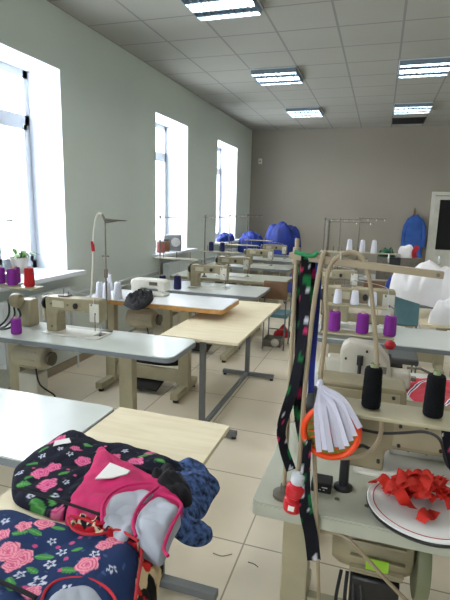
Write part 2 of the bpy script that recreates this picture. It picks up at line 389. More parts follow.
# ------------------------------------------------------------------ furniture prototypes
def sewing_table(name, label, x0, x1, y0, y1, z, top, edge, legs, group='sewing machine tables', motor=True, mx_=None, leg_m=BEIGE, rad=.03, th=.035, corner_m=None, legx=None):
    cx, cy = (x0 + x1) / 2, (y0 + y1) / 2
    r = empty(name, label, 'table', (cx, cy, 0), group=group)
    hx, hy = (x1 - x0) / 2, (y1 - y0) / 2
    def outline(hx, hy, rr):
        o = []
        for sx, sy, a0 in ((1, -1, -PI / 2), (1, 1, 0), (-1, 1, PI / 2), (-1, -1, PI)):
            for k in range(5):
                a = a0 + k * PI / 8; o.append((sx * (hx - rr) + rr * math.cos(a), sy * (hy - rr) + rr * math.sin(a)))
        return o
    MB().prism(outline(hx - .003, hy - .003, rad), z - .006, z).build('tabletop', top, r, angle=30)
    MB().prism(outline(hx, hy, rad), z - th, z - .0062).build('edge_band', edge, r, angle=50)
    for lx in legs:
        lx -= cx
        g = MB(); g.bb(lx - .05, lx + .05, -.035 + .0, .035, .05, z - th - .03); g.bb(lx - .045, lx + .045, -hy + .06, hy - .06, z - th - .03, z - th)
        g.bb(lx - .035, lx + .035, -hy + .01, hy - .01, .03, .09)
        lo = g.build('leg', leg_m, r, bevel=.006)
        f = MB()
        for q in (-1, 1): f.cyl((lx, q * (hy - .05), 0), (lx, q * (hy - .05), .03), .024, seg=12)
        f.build('rubber_foot', DARK, lo)
    a, b = sorted(legs)[0] - cx, sorted(legs)[-1] - cx
    MB().bb(a + .05, b - .05, -.02, .02, .1, .22).build('crossbar', leg_m, r, bevel=.004)
    p = MB(); p.box(((a + b) / 2, -.02, .07), (.3, .22, .018), rx=.25); p.build('foot_pedal', DARK, r, bevel=.004)
    if motor:
        mm = (mx_ if mx_ is not None else cx - .3) - cx
        make_motor(r, mm, 0, z - th)
    return r
def make_motor(r, mx, my, zt, s=1.0):
    g = MB(); zc = zt - .16
    g.lathe([(.03, -.15), (.07, -.145), (.085, -.12), (.09, -.06), (.09, .08), (.075, .11), (.04, .12)], (mx, my, zc), 24, 'X')
    for k in range(10):
        a = 2 * PI * k / 10; g.box((mx + .0, my + .093 * math.cos(a), zc + .093 * math.sin(a)), (.15, .008, .012), rx=a)
    m = g.build('motor', BEIGE2, r, bevel=.002)
    MB().box((mx, my, zc + .12), (.1, .06, .08)).build('mounting_bracket', DMET, m)
    MB().lathe([(.02, 0), (.05, 0), (.045, .01), (.05, .02), (.02, .02)], (mx + .14, my, zc), 20, 'X').build('pulley', DMET, m)
    MB().tube(smooth_path([(mx + .06, my - .06, zc - .06), (mx + .12, my - .1, zc - .16), (mx + .2, my - .06, zc - .24), (mx + .16, my, zc - .3)], 5), .006).build('cable', DARK, m)
    b = MB(); b.box((mx - .0, my - .02, zc - .19), (.16, .12, .17)); b.build('control_box', WHITEM, r, bevel=.008)
    return m

MACH = mat('machine_enamel', srgb(156, 146, 118), .4, var=.1, scale=9)
def sewing_machine(label, col=BEIGE, L=.58):
    """seen from behind: pillar at -X, needle at +X; origin on the table below the pillar"""
    r = empty('sewing_machine', label, 'sewing machine', group='beige flatbed sewing machines')
    g = MB()
    prof = [(-.07, .012), (.07, .012), (.06, .10), (.07, .17), (.10, .195), (L - .20, .205), (L - .12, .19), (L - .115, .12), (L - .03, .115), (L - .015, .14), (L - .015, .29), (L - .03, .31), (-.05, .31), (-.075, .29)]
    g.prism(prof, -.05, .05, 'Y')
    g.build('machine_body', col, r, bevel=.012, bseg=3)
    MB().bb(-.09, L, -.09, .09, 0, .012).build('bed', WHITEM, r, bevel=.003)
    MB().bb(L - .1, L - .02, -.04, .04, .012, .015).build('needle_plate', CHROME, r)
    MB().lathe([(.015, -.12), (.05, -.118), (.058, -.105), (.058, -.09), (.035, -.088), (.03, -.075)], (0, 0, .245), 24, 'X').build('handwheel', BLACKP, r)
    n = MB(); n.cyl((L - .06, 0, .018), (L - .06, 0, .118), .004); n.box((L - .06, 0, .07), (.014, .014, .02)); n.build('needle_bar', CHROME, r)
    n = MB(); n.cyl((L - .045, 0, .03), (L - .045, 0, .118), .004); n.box((L - .055, -.01, .024), (.02, .04, .008)); n.build('presser_foot', CHROME, r)
    MB().bb(L - .125, L - .02, -.054, -.049, .13, .28).build('face_plate', WHITEM, r, bevel=.002)
    n = MB(); n.lathe([(.012, -.07), (.024, -.068), (.024, -.056), (.012, -.054)], (.3, 0, .25), 16, 'Y'); n.build('oil_window', DARK, r)
    n = MB(); n.tube(smooth_path([(.16, 0, .37), (.22, -.01, .36), (L - .14, -.02, .335), (L - .08, -.05, .3), (L - .07, -.06, .15)], 5), .0015, 5); n.build('thread', PAPER if False else WHT, r)
    n = MB(); n.bb(-.13, -.095, -.04, .04, .1, .3); n.build('belt_guard', BEIGE2, r, bevel=.008)
    n = MB(); n.tube(smooth_path([(-.02, .06, .25), (-.1, .09, .2), (-.12, .09, .1), (-.06, .1, .01)], 5), .006); n.build('cable', BLACKP, r)
    n = MB(); n.box((.12, .0, .315), (.1, .07, .012)); n.cyl((.1, 0, .315), (.1, 0, .37), .003); n.cyl((.16, 0, .315), (.16, 0, .35), .003); n.build('thread_plate', DMET, r)
    for sx, sz in ((.0, .06), (.0, .25), (.2, .25), (L - .1, .27), (L - .06, .2)): MB().cyl((sx, -.056, sz), (sx, -.049, sz), .009, seg=10).build('screw', DMET, r)
    MB().bb(.02, .16, -.056, -.05, .225, .28).build('back_cover', BEIGE2 if col != BEIGE2 else OLIVE, r, bevel=.002)
    n = MB(); n.tube(smooth_path([(L - .06, -.05, .2), (L - .02, -.1, .19), (L, -.12, .14), (L - .01, -.11, .08)], 5), .004); n.build('knee_lever', DMET, r)
    return r

def thread_stand(label, tray=.34, top=.8, w=.5, arm=.28, tray_x=-.04, wood=False, cols=TUBE):
    r = empty('thread_stand', label, 'thread stand', group='tall thread stands on the tables')
    MB().lathe([(.035, 0), (.035, .012), (.012, .02), (.012, .04)], (0, 0, 0), 16).build('base', DMET, r)
    MB().cyl((0, 0, .0), (0, 0, top), .008, seg=10).build('pole', DMET, r)
    t = MB(); t.bb(tray_x, tray_x + w, -.06, .06, tray - .012, tray); t.build('spool_tray', BEIGE, r, bevel=.003)
    t = MB(); t.bb(-.01, arm, -.008, .008, top - .03, top - .018); t.cyl((0, 0, top - .04), (0, 0, top - .005), .015, seg=12)
    t.build('top_arm', DMET, r)
    for k in (1, 2, 3): g = MB(); g.tube([(arm * k / 3.2, 0, top - .03), (arm * k / 3.2, 0, top - .045), (arm * k / 3.2, -.02, top - .05), (arm * k / 3.2, -.02, top - .03)], .002, 6).build('thread_guide', CHROME, r)
    for k in range(3): MB().cyl((tray_x + .08 + k * .16, 0, tray), (tray_x + .08 + k * .16, 0, tray + .07), .004, seg=8).build('spool_pin', DMET, r)
    return r

def spool(name, label, tm, cm, rb, rt, h, group, cone=False):
    r = empty(name, label, 'thread spool', group=group)
    prof = [(rb * .9, .004), (rb, .01), (rb, .02)] + [(rb + (rt - rb) * k / 8 + (.0006 if k % 2 else 0), .02 + (h - .03) * k / 8) for k in range(1, 9)] + [(rt * .9, h - .004), (rt * .45, h - .002)]
    MB().lathe(prof, (0, 0, 0), 20).build('thread', tm, r)
    MB().lathe([(rb * .55, 0), (rb * .55, .004), (rt * .42, h - .004), (rt * .42, h + .008), (rt * .25, h + .008), (rt * .25, h)], (0, 0, 0), 16).build('core', cm, r)
    return r

def chair(label, seatm, backm, frame=STEEL):
    r = empty('work_chair', label, 'chair', group='low workshop chairs')
    MB().bb(-.2, .2, -.2, .2, .43, .48).build('seat', seatm, r, bevel=.015, bseg=3)
    MB().box((0, .2, .8), (.38, .04, .24), rx=-.08).build('backrest', backm, r, bevel=.015, bseg=3)
    for sx in (-1, 1):
        MB().tube([(sx * .17, -.17, 0), (sx * .17, -.17, .43)], .011).build('leg', frame, r)
        MB().tube([(sx * .17, .22, 0), (sx * .17, .19, .43), (sx * .17, .2, .9)], .011).build('leg', frame, r)
    MB().tube([(-.17, -.17, .2), (.17, -.17, .2)], .008).build('stretcher', frame, r)
    return r

def blob(name, m, pts, c, thick, label=None, cat=None, parent=None, rings=22, seg=96, amp=.3, nf=9.0, power=5, colfn=None, seed=0, flat_z=None):
    """cloth pile from an outline (list of world points) round centre c; closed shell"""
    n = len(pts); pts = [Vector(p) for p in pts]; out = []
    per = [0.0]
    for i in range(n): per.append(per[-1] + (pts[(i + 1) % n] - pts[i]).length)
    j = 0
    sp = []
    for k in range(seg):
        dd = per[-1] * k / seg
        while per[j + 1] < dd: j += 1
        t = (dd - per[j]) / max(per[j + 1] - per[j], 1e-9)
        p0, p1, p2, p3 = pts[j - 1], pts[j], pts[(j + 1) % n], pts[(j + 2) % n]
        q = 0.5 * ((2 * p1) + (p2 - p0) * t + (2 * p0 - 5 * p1 + 4 * p2 - p3) * t * t + (3 * p1 - p0 - 3 * p2 + p3) * t ** 3)
        sp.append(q)
    c = Vector(c); bm = bmesh.new(); R = []; so = Vector((seed * 7.3, seed * 3.1, 1.7))
    for i in range(rings + 1):
        t = 1 - (1 - i / rings) ** 1.0; ring = []
        for q in sp:
            p = c + (q - c) * t
            hgt = thick * (1 - t ** power) ** .5
            wr = abs(mnoise.noise(Vector((p.x, p.y, 0)) * nf + so)) * 1.6 + .5 * abs(mnoise.noise(Vector((p.x, p.y, .4)) * nf * 2.3 + so))
            hgt += amp * min(thick, .075) * (wr - .45) * min(1, 2.2 * (1 - t ** power) ** .5)
            ring.append(bm.verts.new((p.x, p.y, p.z + max(hgt, 0.0005))))
            if i == 0: break
        R.append(ring)
    low = [bm.verts.new((q.x, q.y, q.z)) for q in sp]; lc = bm.verts.new(c)
    for k in range(seg):
        k2 = (k + 1) % seg
        bm.faces.new((R[0][0], R[1][k], R[1][k2]))
        for i in range(1, rings): bm.faces.new((R[i][k], R[i + 1][k], R[i + 1][k2], R[i][k2]))
        bm.faces.new((R[rings][k], low[k], low[k2], R[rings][k2])); bm.faces.new((low[k], lc, low[k2]))
    bmesh.ops.recalc_face_normals(bm, faces=bm.faces)
    me = bpy.data.meshes.new(name); bm.to_mesh(me); bm.free()
    if colfn:
        a = me.color_attributes.new('print', 'FLOAT_COLOR', 'POINT')
        for i_, vv in enumerate(me.vertices): a.data[i_].color = (*colfn(vv.co.x, vv.co.y), 1)
    me.polygons.foreach_set('use_smooth', [True] * len(me.polygons))
    me.materials.append(m)
    o = bpy.data.objects.new(name, me); C.objects.link(o)
    if parent: o.parent = parent
    if label: tag(o, label, cat)
    return o

# ------------------------------------------------------------------ left column of tables
TZ = .76
G = 'sewing tables in the left row'
t0 = sewing_table('sewing_table', 'pale grey laminate table at the left edge, nearest, beside the floral garments', -2.3, -1.06, 1.25, 1.77, .76, LAM, EDGE, [-2.1, -1.9], G, motor=False)
t1 = sewing_table('sewing_table', 'pale table with grey edge and motor beneath, carrying purple spool and grey machine', -2.62, -1.12, 2.5, 2.95, .76, LAM, EDGE, [-2.45, -1.54], G, mx_=-2.3, rad=.06)
t2 = sewing_table('sewing_table', 'white topped table with orange wooden edge, carrying white thread cones', -2.4, -1.13, 3.5, 4.0, .86, mat('white_laminate', srgb(222, 224, 226), .3, var=.02), ORE, [-2.28, -1.55], G, mx_=-1.95, th=.04)
rows = [(4.69, 5.36, 'third'), (5.72, 6.36, 'f'), (7.08, 7.72, 'g'), (8.25, 8.85, 'h'), (9.35, 9.95, 'i')]
tl = ['pale sewing table beyond the orange edged table, in front of the navy spools', 'pale sewing table with navy spools above it, fourth from the back of the left row',
      'pale sewing table beside the blue cloth chair, further up the left row', 'small distant sewing table just in front of the blue heap', 'distant table carrying the big blue fabric heap']
for k, (a, b, _) in enumerate(rows):
    sewing_table('sewing_table', tl[k], -2.6, (-1.14, -1.06, -1.25, -1.2, -1.3)[k], a, b, TZ, LAMG if k else LAM, EDGE if k != 1 else OLIVE, [-2.3, -1.5], G, motor=k < 2, mx_=-2.0)

# wood cutting tables with grey steel T frames
def wood_table(label, x0, x1, y0, y1, z, posts, sx):
    cx, cy = (x0 + x1) / 2, (y0 + y1) / 2
    r = empty('plywood_table', label, 'table', (cx, cy, 0), group='plywood tables on steel frames')
    MB().bb(x0 - cx, x1 - cx, y0 - cy, y1 - cy, z - .02, z).build('tabletop', PLY, r, bevel=.002)
    for py in posts:
        g = MB(); py -= cy; px = sx - cx
        g.bb(px - .02, px + .02, py - .02, py + .02, .05, z - .02); g.bb(px - .25, px + .27, py - .022, py + .022, .02, .055); g.bb(px - .2, px + .2, py - .02, py + .02, z - .05, z - .02)
        l = g.build('leg', STEEL, r, bevel=.003)
        f = MB()
        for q in (-.23, .25): f.cyl((px + q, py, 0), (px + q, py, .02), .018, seg=10)
        f.build('rubber_foot', DARK, l)
    a, b = posts[0] - cy, posts[-1] - cy
    MB().bb(sx - cx - .015, sx - cx + .015, a, b, .03, .06).build('floor_bar', STEEL, r)
    MB().bb(sx - cx - .015, sx - cx + .015, a, b, z - .06, z - .035).build('rail', STEEL, r)
    return r
wood_table('pale plywood table in the foreground under the floral garments', -1.052, -.53, .3, 1.785, .757, [.5, 1.66], -.8)
wood_table('long pale plywood table in the middle of the left row with grey steel legs', -1.42, -.84, 2.97, 4.44, .76, [3.1, 4.38], -1.14)

# ------------------------------------------------------------------ machines, stands and spools, left column
mach = sewing_machine('grey beige sewing machine on the nearest motor table', MACH)
MG = 'sewing machines in the left row'
place(mach, (-2.13, 2.77, .76), 0, 'grey beige sewing machine on the table with the purple spool', MG).scale = (.68, 1, .84)
USED.add(mach.name)
ml = ['beige sewing machine on the pale table behind the navy spools', 'beige sewing machine under the tray holding two navy spools', 'beige sewing machine on the fifth table, left of the blue cloth chair',
      'small distant beige sewing machine before the blue heap']
for k, (a, b, _) in enumerate(rows[:4]):
    place(mach, (-1.95 + (.0, -.02, .0, .0)[k], (a + b) / 2, TZ), 0, ml[k], MG)
# a second head on the far tables
stand = thread_stand('thread stand')
SG = 'thread stands in the left row'
sl = ['thread stand with short top arm in front of the middle window', 'thread stand whose tray holds two navy spools', 'thread stand in front of the farthest window', 'thread stand in front of the blue heap']
place(stand, (-2.29, 4.8, TZ), 0, sl[0], SG)
place(stand, (-2.14, 5.82, TZ), 0, sl[1], SG)
place(stand, (-2.22, 7.14, TZ), 0, sl[2], SG)
place(stand, (-2.27, 8.4, TZ), 0, sl[3], SG)
place(stand, (-2.61 + .02, 2.6, TZ), 0, 'thread stand at the left edge whose tray carries purple and red spools', SG)
sp_p = spool('thread_spool', 'x', PURP, CORE, .036, .033, .115, 'purple thread spools')
PG = 'purple thread spools, left'
place(sp_p, (-2.34, 2.6, 1.1), 0, 'purple thread spool on the tray, immediately left of the red spool', PG)
place(sp_p, (-2.46, 2.62, 1.1), 0, 'purple thread spool on the tray, cut by the left edge', PG)
place(sp_p, (-2.31, 2.64, 1.1), 0, 'purple thread spool on the tray, half hidden beside its twin', PG).location = (-2.385, 2.64 + .04, 1.1)
place(sp_p, (-2.36, 2.72, .76), 0, 'purple thread spool standing on the pale table beside the machine', PG).location = (-2.33, 2.6, .76)
sp_r = spool('thread_spool', 'red thread spool on the tray by the potted plant', REDT, CORE, .034, .03, .13, None)
place(sp_r, (-2.2, 2.6, 1.1))
sp_n = spool('thread_spool', 'x', NAVT, CORE, .033, .03, .12, 'navy thread spools')
place(sp_n, (-2.05, 5.82, 1.1), 0, 'navy thread spool on the tray, left of two')
place(sp_n, (-1.9, 5.82, 1.1), 0, 'navy thread spool on the tray, right of two')
place(sp_n, (-2.24, 4.76, .76), 0, 'navy thread spool on the table beneath the middle window, left of two').scale = (1.2, 1.2, 1.2)
place(sp_n, (-2.06, 4.76, .76), 0, 'navy thread spool on the table beneath the middle window, right of two').scale = (1.3, 1.3, 1.3)
sp_w = spool('thread_cone', 'x', WHT, CORE, .038, .026, .15, 'white thread cones')
WG = 'white thread cones on the orange edged table'
for (px, py, dz, lb) in ((100, 299, 0, 'white thread cone at the left end of the cluster of four'), (107, 300, 0, 'white thread cone, nearest in the cluster on the orange edged table'),
                     (118, 299, 0, 'white thread cone at the right end of the cluster of four'), (109, 290, .0, 'white thread cone at the back of the cluster, tallest looking')):
    p = Pz(px, py, .86); place(sp_w, (p.x, p.y, .86), 0, lb, WG)
# tall guide pole with white tube
r = empty('thread_guide_pole', 'slim metal pole with pointed top arm and drooping white tube, left wall behind', 'thread stand', (-1.80, 2.9, .76))
MB().lathe([(.04, 0), (.04, .01), (.01, .02)], (0, 0, 0)).build('base', DMET, r)
MB().cyl((0, 0, 0), (-.0, 0, .8), .006).build('pole', DMET, r)
g = MB(); g.tube([(-.02, 0, .83), (.0, 0, .79), (.17, 0, .79)], [.006, .012, .003]); g.tube([(0, 0, .77), (.12, 0, .79)], .004); g.build('top_arm', DMET, r)
MB().box((0, 0, .54), (.05, .015, .012)).build('guide_clip', DMET, r); MB().box((0, 0, .42), (.018, .02, .06)).build('clamp', DMET, r)
MB().tube(smooth_path([(-.02, 0, .83), (-.06, 0, .82), (-.09, 0, .7), (-.1, 0, .55), (-.12, 0, .3), (-.14, 0, .22)], 6), .007).build('air_tube', WHITEM, r)
MB().cyl((-.097, 0, .57), (-.103, 0, .64), .012).build('red_clip', REDB, r)['label'] = 'red clip'
# extra grey mechanics of the near machine
r = empty('coverstitch_unit', 'grey machine block with black hoses left of the sewing head', 'machine', (-2.16, 2.8, .76))
# (stands behind the pillar of the near machine)
r.location = (-2.42, 2.84, .76)
MB().box((0, 0, .1), (.1, .1, .2)).lathe([(.02, 0), (.05, 0), (.055, .04), (.04, .07)], (-.06, -.09, .2), 18, 'X').build('housing', OLIVE, r, bevel=.01)
for k in range(3): MB().tube(smooth_path([(-.1 + .04 * k, -.09, .2 - .03 * k), (-.06 + .05 * k, -.14, .1), (-.12 + .05 * k, -.17, .02), (-.2 + .05 * k, -.2, .008)], 5), .007).build('hose', BLACKP, r)
# white serger and dark cloth on the orange-edged table
r = empty('white_sewing_machine', 'small white sewing machine on the orange edged table by the dark cloth', 'sewing machine', (-1.93, 3.84, .86))
g = MB(); g.prism([(-.16, 0), (.17, 0), (.17, .03), (-.06, .03), (-.06, .07), (.1, .075), (.1, .05), (.17, .05), (.17, .13), (.14, .15), (-.14, .15), (-.16, .13)], -.06, .06, 'Y'); g.build('machine_body', mat('ivory_plastic', srgb(224, 220, 208), .4), r, bevel=.01)
MB().cyl((.13, -.01, .005), (.13, -.01, .05), .003).build('needle_bar', CHROME, r)
MB().lathe([(.01, -.18), (.035, -.18), (.035, -.165), (.01, -.165)], (0, 0, .1), 16, 'X').build('handwheel', MATS['ivory_plastic'], r)
MB().bb(.02, .1, -.062, -.058, .1, .13).build('front_plate', DMET, r)
p = [Pz(x, y, .87) for x, y in ((124, 304), (130, 297), (142, 292), (153, 296), (150, 303), (138, 309))]
blob('cloth_scrap', BLKF, [(q.x, q.y, .861) for q in p], (sum(q.x for q in p) / 6, sum(q.y for q in p) / 6, .861), .05, 'crumpled black cloth in front of the small white machine', 'cloth', amp=.8, nf=25, seg=60, rings=14)
# dark bag under orange-edged table
pts = [(-2.25 + .2 * math.cos(a) * 1.3, 3.86 + .1 * math.sin(a), .23) for a in [2 * PI * k / 12 for k in range(12)]]
r = blob('fabric_bundle', BLKF, pts, (-2.25, 3.86, .23), .16, 'black fabric bundle lying on the crossbar under the orange edged table', 'bundle', amp=.8, nf=14, seg=60, rings=14)
r.location.x = .36

# ------------------------------------------------------------------ far left: blue heaps
def hump(c, rx, ry, n=18): return [(c[0] + rx * math.cos(2 * PI * k / n) * (1 + .07 * math.sin(3 * k)), c[1] + ry * math.sin(2 * PI * k / n), c[2]) for k in range(n)]
for (x, y, rx, ry, h, lb) in ((-1.85, 9.65, .38, .26, .62, 'large bright blue fabric heap, tallest, beside the back wall'), (-2.51, 9.62, .27, .24, .42, 'smaller dark blue fabric heap left of the tallest one')):
    blob('fabric_heap', BLUEF, hump((x, y, TZ), rx, ry), (x, y, TZ), h, lb, 'fabric heap', amp=1.7, nf=4.2, power=3.4, seg=90, rings=30)
blob('blue_cloth', BLUEF, hump((-2.93, 9.2, 1.0), .13, .45), (-2.93, 9.2, 1.0), .14, 'bright blue cloth lying on the farthest windowsill', 'cloth', amp=.6, nf=8, power=3, seg=60)
ch = chair('low chair', TEAL, BROWN)
CG = 'workshop chairs'
place(ch, (-1.1, 5.58, 0), PI, 'chair with teal seat beside the fourth table of the left row', CG).scale = (.75, .8, .9)
place(ch, (-1.0, 6.85, 0), PI, 'chair buried under the blue cloth in the aisle', CG)
blob('blue_cloth', BLUEF, hump((-.98, 6.84, .482), .24, .22), (-.98, 6.84, .482), .36, 'bright blue cloth piled on the chair in the aisle', 'cloth', amp=1.2, nf=7, power=3, seg=60)

# ------------------------------------------------------------------ right column
GR = 'sewing tables in the right row'
tr1 = sewing_table('sewing_table', 'scuffed green grey table in the right foreground holding the red ribbons', -.31, .92, 1.3, 1.9, .76, LAMG, LAMG, [-.2, .7], GR, motor=False, th=.045, rad=.02)
sewing_table('sewing_table', 'white topped table behind the black spools, under the cream overlock machine', -.34, .95, 2.15, 2.78, .76, mat('white_worn_laminate', srgb(214, 218, 212), .35, var=.03), OLIVE, [-.2, .75], GR, motor=False)
sewing_table('sewing_table', 'pale table crossing behind the purple spools at right', -.4, .95, 3.35, 3.92, .76, LAM, EDGE, [-.25, .62], GR, mx_=0.0)
sewing_table('sewing_table', 'distant right hand table behind the white fabric heap', -.5, .95, 5.0, 5.55, .76, LAM, EDGE, [-.3, .7], GR, motor=False)
sewing_table('sewing_table', 'farthest right hand table carrying thread stands and white cones', -.77, .75, 6.6, 7.2, .76, LAM, EDGE, [-.6, .5], GR, motor=False)
wt = wood_table('small plywood table at the right edge under the white fabric heap', .39, 1.3, 4.1, 4.72, .76, [4.2, 4.6], .8)

# machines on the right row
MR = 'sewing machines in the right row'
r = empty('sewing_machine', 'olive grey sewing machine in the right foreground behind the two black spools', 'sewing machine', (0, 1.66, .76), group=MR)
OLD = mat('worn_olive_enamel', srgb(142, 132, 104), .45, var=.12, scale=5, bump=.1, bscale=30)
g = MB(); g.prism([(-.045, .012), (.078, .012), (.08, .085), (.10, .098), (.42, .098), (.43, .05), (.53, .05), (.54, .07), (.54, .215), (.52, .23), (.135, .235), (.13, .3), (.12, .31), (-.15, .31), (-.16, .3), (-.16, .235), (-.05, .225)], -.06, .07, 'Y'); g.build('machine_body', OLD, r, bevel=.007, bseg=2)
MB().bb(-.02, .56, -.085, .12, 0, .012).build('bed', WHITEM, r, bevel=.003)
MB().bb(.1, .5, .08, .11, .012, .055).build('front_guard', WHITEM, r, bevel=.004)
MB().bb(-.14, .11, -.066, -.06, .245, .295).build('back_cover', OLIVE, r, bevel=.002)
MB().bb(.1, .4, -.066, -.06, .115, .2).build('arm_cover', OLIVE, r, bevel=.002)
MB().lathe([(.02, -.2), (.055, -.198), (.062, -.185), (.062, -.172), (.03, -.165)], (0, 0, .2), 26, 'X').build('handwheel', BLACKP, r)
MB().cyl((.48, 0, .014), (.48, 0, .055), .004).build('needle_bar', CHROME, r)
for sx, sz in ((.12, .12), (.12, .19), (.25, .125), (.38, .19), (.38, .12), (-.12, .255), (.09, .285), (.06, .05), (.06, .19), (.2, .2)): MB().cyl((sx, -.072, sz), (sx, -.059, sz), .006, seg=10).build('screw', DARK, r)
for sx in (.16, .22, .3): MB().cyl((sx, .02, .06), (sx, .02, .1), .004, seg=8).build('guide_pin', DMET, r)
place(mach, (-.3, 3.7, .76), 0, 'beige flatbed machine behind the row of white cones', MR).scale = (.8, 1, 1.05)
place(mach, (-.56, 5.28, .76), 0, 'cream machine seen past the beige hoses on the distant right table', MR)
place(mach, (-.5, 6.95, .76), 0, 'farthest machine of the right row beneath the thread stands', MR)
SR = 'thread stands in the right row'
st = thread_stand('wooden tray stand in the right foreground carrying two black spools', tray=.335, top=.81, w=.62, arm=.4, tray_x=.08); st['group'] = SR
st.location = (-.22, 1.36, .76)
for chd in [o for o in C.objects if o.parent == st]:
    if chd.name.startswith('spool_pin'): bpy.data.objects.remove(chd); continue
    if chd.name.startswith('pole'): chd.scale = (.8, .8, 1)
    if chd.name.startswith(('pole', 'top_arm')): chd.data.materials[0] = TUBE
    if chd.name.startswith('top_arm'):
        old = chd.data; m_ = MB(); m_.box((.185, 0, .746), (.41, .028, .018), ry=.075); MB().cyl((0, 0, .738), (0, 0, .785), .011).build('clamp', TUBE, st); MB().cyl((.375, -.018, .732), (.375, -.01, .732), .005).build('bolt', DMET, st)
        tmp = m_.build('x', TUBE); chd.data = tmp.data; bpy.data.objects.remove(tmp)
bl = spool('thread_spool', 'x', BLKT, COREG, .027, .024, .125, 'black thread spools')
place(bl, (.017, 1.36, 1.095), 0, 'tall black thread spool on the wooden tray, left of two', 'black thread spools on the near tray')
place(bl, (.182, 1.36, 1.095), 0, 'tall black thread spool on the wooden tray, right of two', 'black thread spools on the near tray')
# purple spools + tray in front of the third table, white cones above
r = thread_stand('spool stand in the right row carrying three purple spools and three white cones', tray=.035, top=.36, w=.5, arm=.1, tray_x=0); r['group'] = SR
r.location = (-.34, 3.43, .762)
for chd in [o for o in C.objects if o.parent == r]:
    if chd.name.startswith(('thread_guide', 'spool_pin')): bpy.data.objects.remove(chd); continue
    if chd.name.startswith('top_arm'):
        m_ = MB(); m_.bb(0, .44, .04, .14, .21, .22); m_.bb(.0, .02, .0, .1, .21, .22); tmp = m_.build('x', BEIGE); chd.data = tmp.data; chd.name = 'cone_shelf'; bpy.data.objects.remove(tmp)
PR = 'purple thread spools, right'
for x, lb in ((-.255, 'left'), (-.06, 'middle'), (.125, 'right')):
    q = place(sp_p, (x, 3.43, .798), 0, 'purple thread spool on the low tray behind the hoses, %s of three' % lb, PR); q.scale = (1.2, 1.2, 1.3)
for x, lb in ((-.25, 'left'), (-.13, 'middle'), (-.005, 'right')):
    q = place(sp_w, (x, 3.52, .983), 0, 'white thread cone above the purple spools, %s of three' % lb, 'white thread cones of the right row'); q.scale = (.85, .85, .72)
# overlock on box
r = empty('overlock_machine', 'cream overlock machine with black lever standing on the white topped table', 'sewing machine', (-.01, 2.48, .76))
r.scale = (1, 1, 1.18)
g = MB(); g.prism([(-.13, 0), (.13, 0), (.13, .05), (.11, .13), (.05, .19), (-.09, .2), (-.13, .17)], -.07, .07, 'Y'); g.box((-.16, 0, .06), (.08, .11, .12)); g.box((.17, 0, .05), (.1, .1, .07)); g.build('machine_body', mat('overlock_enamel', srgb(184, 178, 164), .4, var=.05), r, bevel=.014, bseg=3)
g = MB(); g.cyl((-.03, -.085, .03), (-.03, -.085, .15), .009); g.box((-.03, -.08, .13), (.03, .02, .04)); g.box((-.06, -.085, .035), (.07, .015, .02)); g.build('lever', BLACKP, r)
MB().lathe([(.01, -.24), (.05, -.24), (.055, -.22), (.05, -.2), (.02, -.2)], (0, 0, .07), 20, 'X').build('handwheel', BEIGE2, r)
for x, z in ((-.09, .06), (-.1, .13), (.04, .05), (.06, .12), (.0, .17)): MB().cyl((x, -.076, z), (x, -.069, z), .006, seg=8).build('screw', BLACKP, r)
MB().bb(.02, .1, -.074, -.07, .08, .11).build('name_plate', DMET, r)
g = MB(); g.box((.22, -.02, .06), (.05, .03, .015)); g.tube([(.2, 0, .1), (.26, -.02, .11), (.34, -.02, .08)], .006); g.build('thread_tensioner', DMET, r)
MB().lathe([(.001, 0), (.02, .002), (.03, .02), (.02, .035), (.001, .04)], (.11, .02, .17), 16).build('red_knob', REDB, r)['label'] = 'red knob'
# red / white / blue cloth on the white table
TRI = bpy.data.materials.new('striped_red_cloth'); TRI.use_nodes = True; nt = TRI.node_tree; b_ = nt.nodes['Principled BSDF']
tc = nt.nodes.new('ShaderNodeTexCoord'); mp = nt.nodes.new('ShaderNodeMapping'); mp.inputs['Rotation'].default_value = (0, 0, .6); wv = nt.nodes.new('ShaderNodeTexWave'); wv.inputs['Scale'].default_value = 1.15
wv.inputs['Distortion'].default_value = .6
cr = nt.nodes.new('ShaderNodeValToRGB'); e = cr.color_ramp; e.interpolation = 'CONSTANT'
e.elements[0].color = (*srgb(196, 60, 76), 1); e.elements[0].position = 0; e.elements[1].color = (*srgb(236, 232, 236), 1); e.elements[1].position = .74
for pos, cc in ((.80, srgb(60, 60, 130)), (.86, srgb(236, 232, 236)), (.92, srgb(200, 40, 60))):
    q = e.elements.new(pos); q.color = (*cc, 1)
nt.links.new(tc.outputs['Object'], mp.inputs[0]); nt.links.new(mp.outputs[0], wv.inputs[0]); nt.links.new(wv.outputs['Fac'], cr.inputs[0]); nt.links.new(cr.outputs[0], b_.inputs['Base Color']); b_.inputs['Roughness'].default_value = .7
def zpts(lst, z): return [Pz(x, y, z) for x, y in lst]
def cen(p): return sum(p, Vector()) / len(p)
q = [Vector((.2, 2.62, .762)), Vector((.24, 2.3, .762)), Vector((.42, 2.2, .762)), Vector((.75, 2.2, .762)), Vector((.8, 2.6, .762)), Vector((.5, 2.7, .762))]
blob('striped_cloth', TRI, q, cen(q), .035, 'red cloth with white and blue stripes beside the right black spool', 'cloth', amp=.7, nf=10)
q = [Vector((.08, 2.2, .762)), Vector((.23, 2.19, .762)), Vector((.235, 2.27, .762)), Vector((.22, 2.33, .762)), Vector((.215, 2.22, .762))]
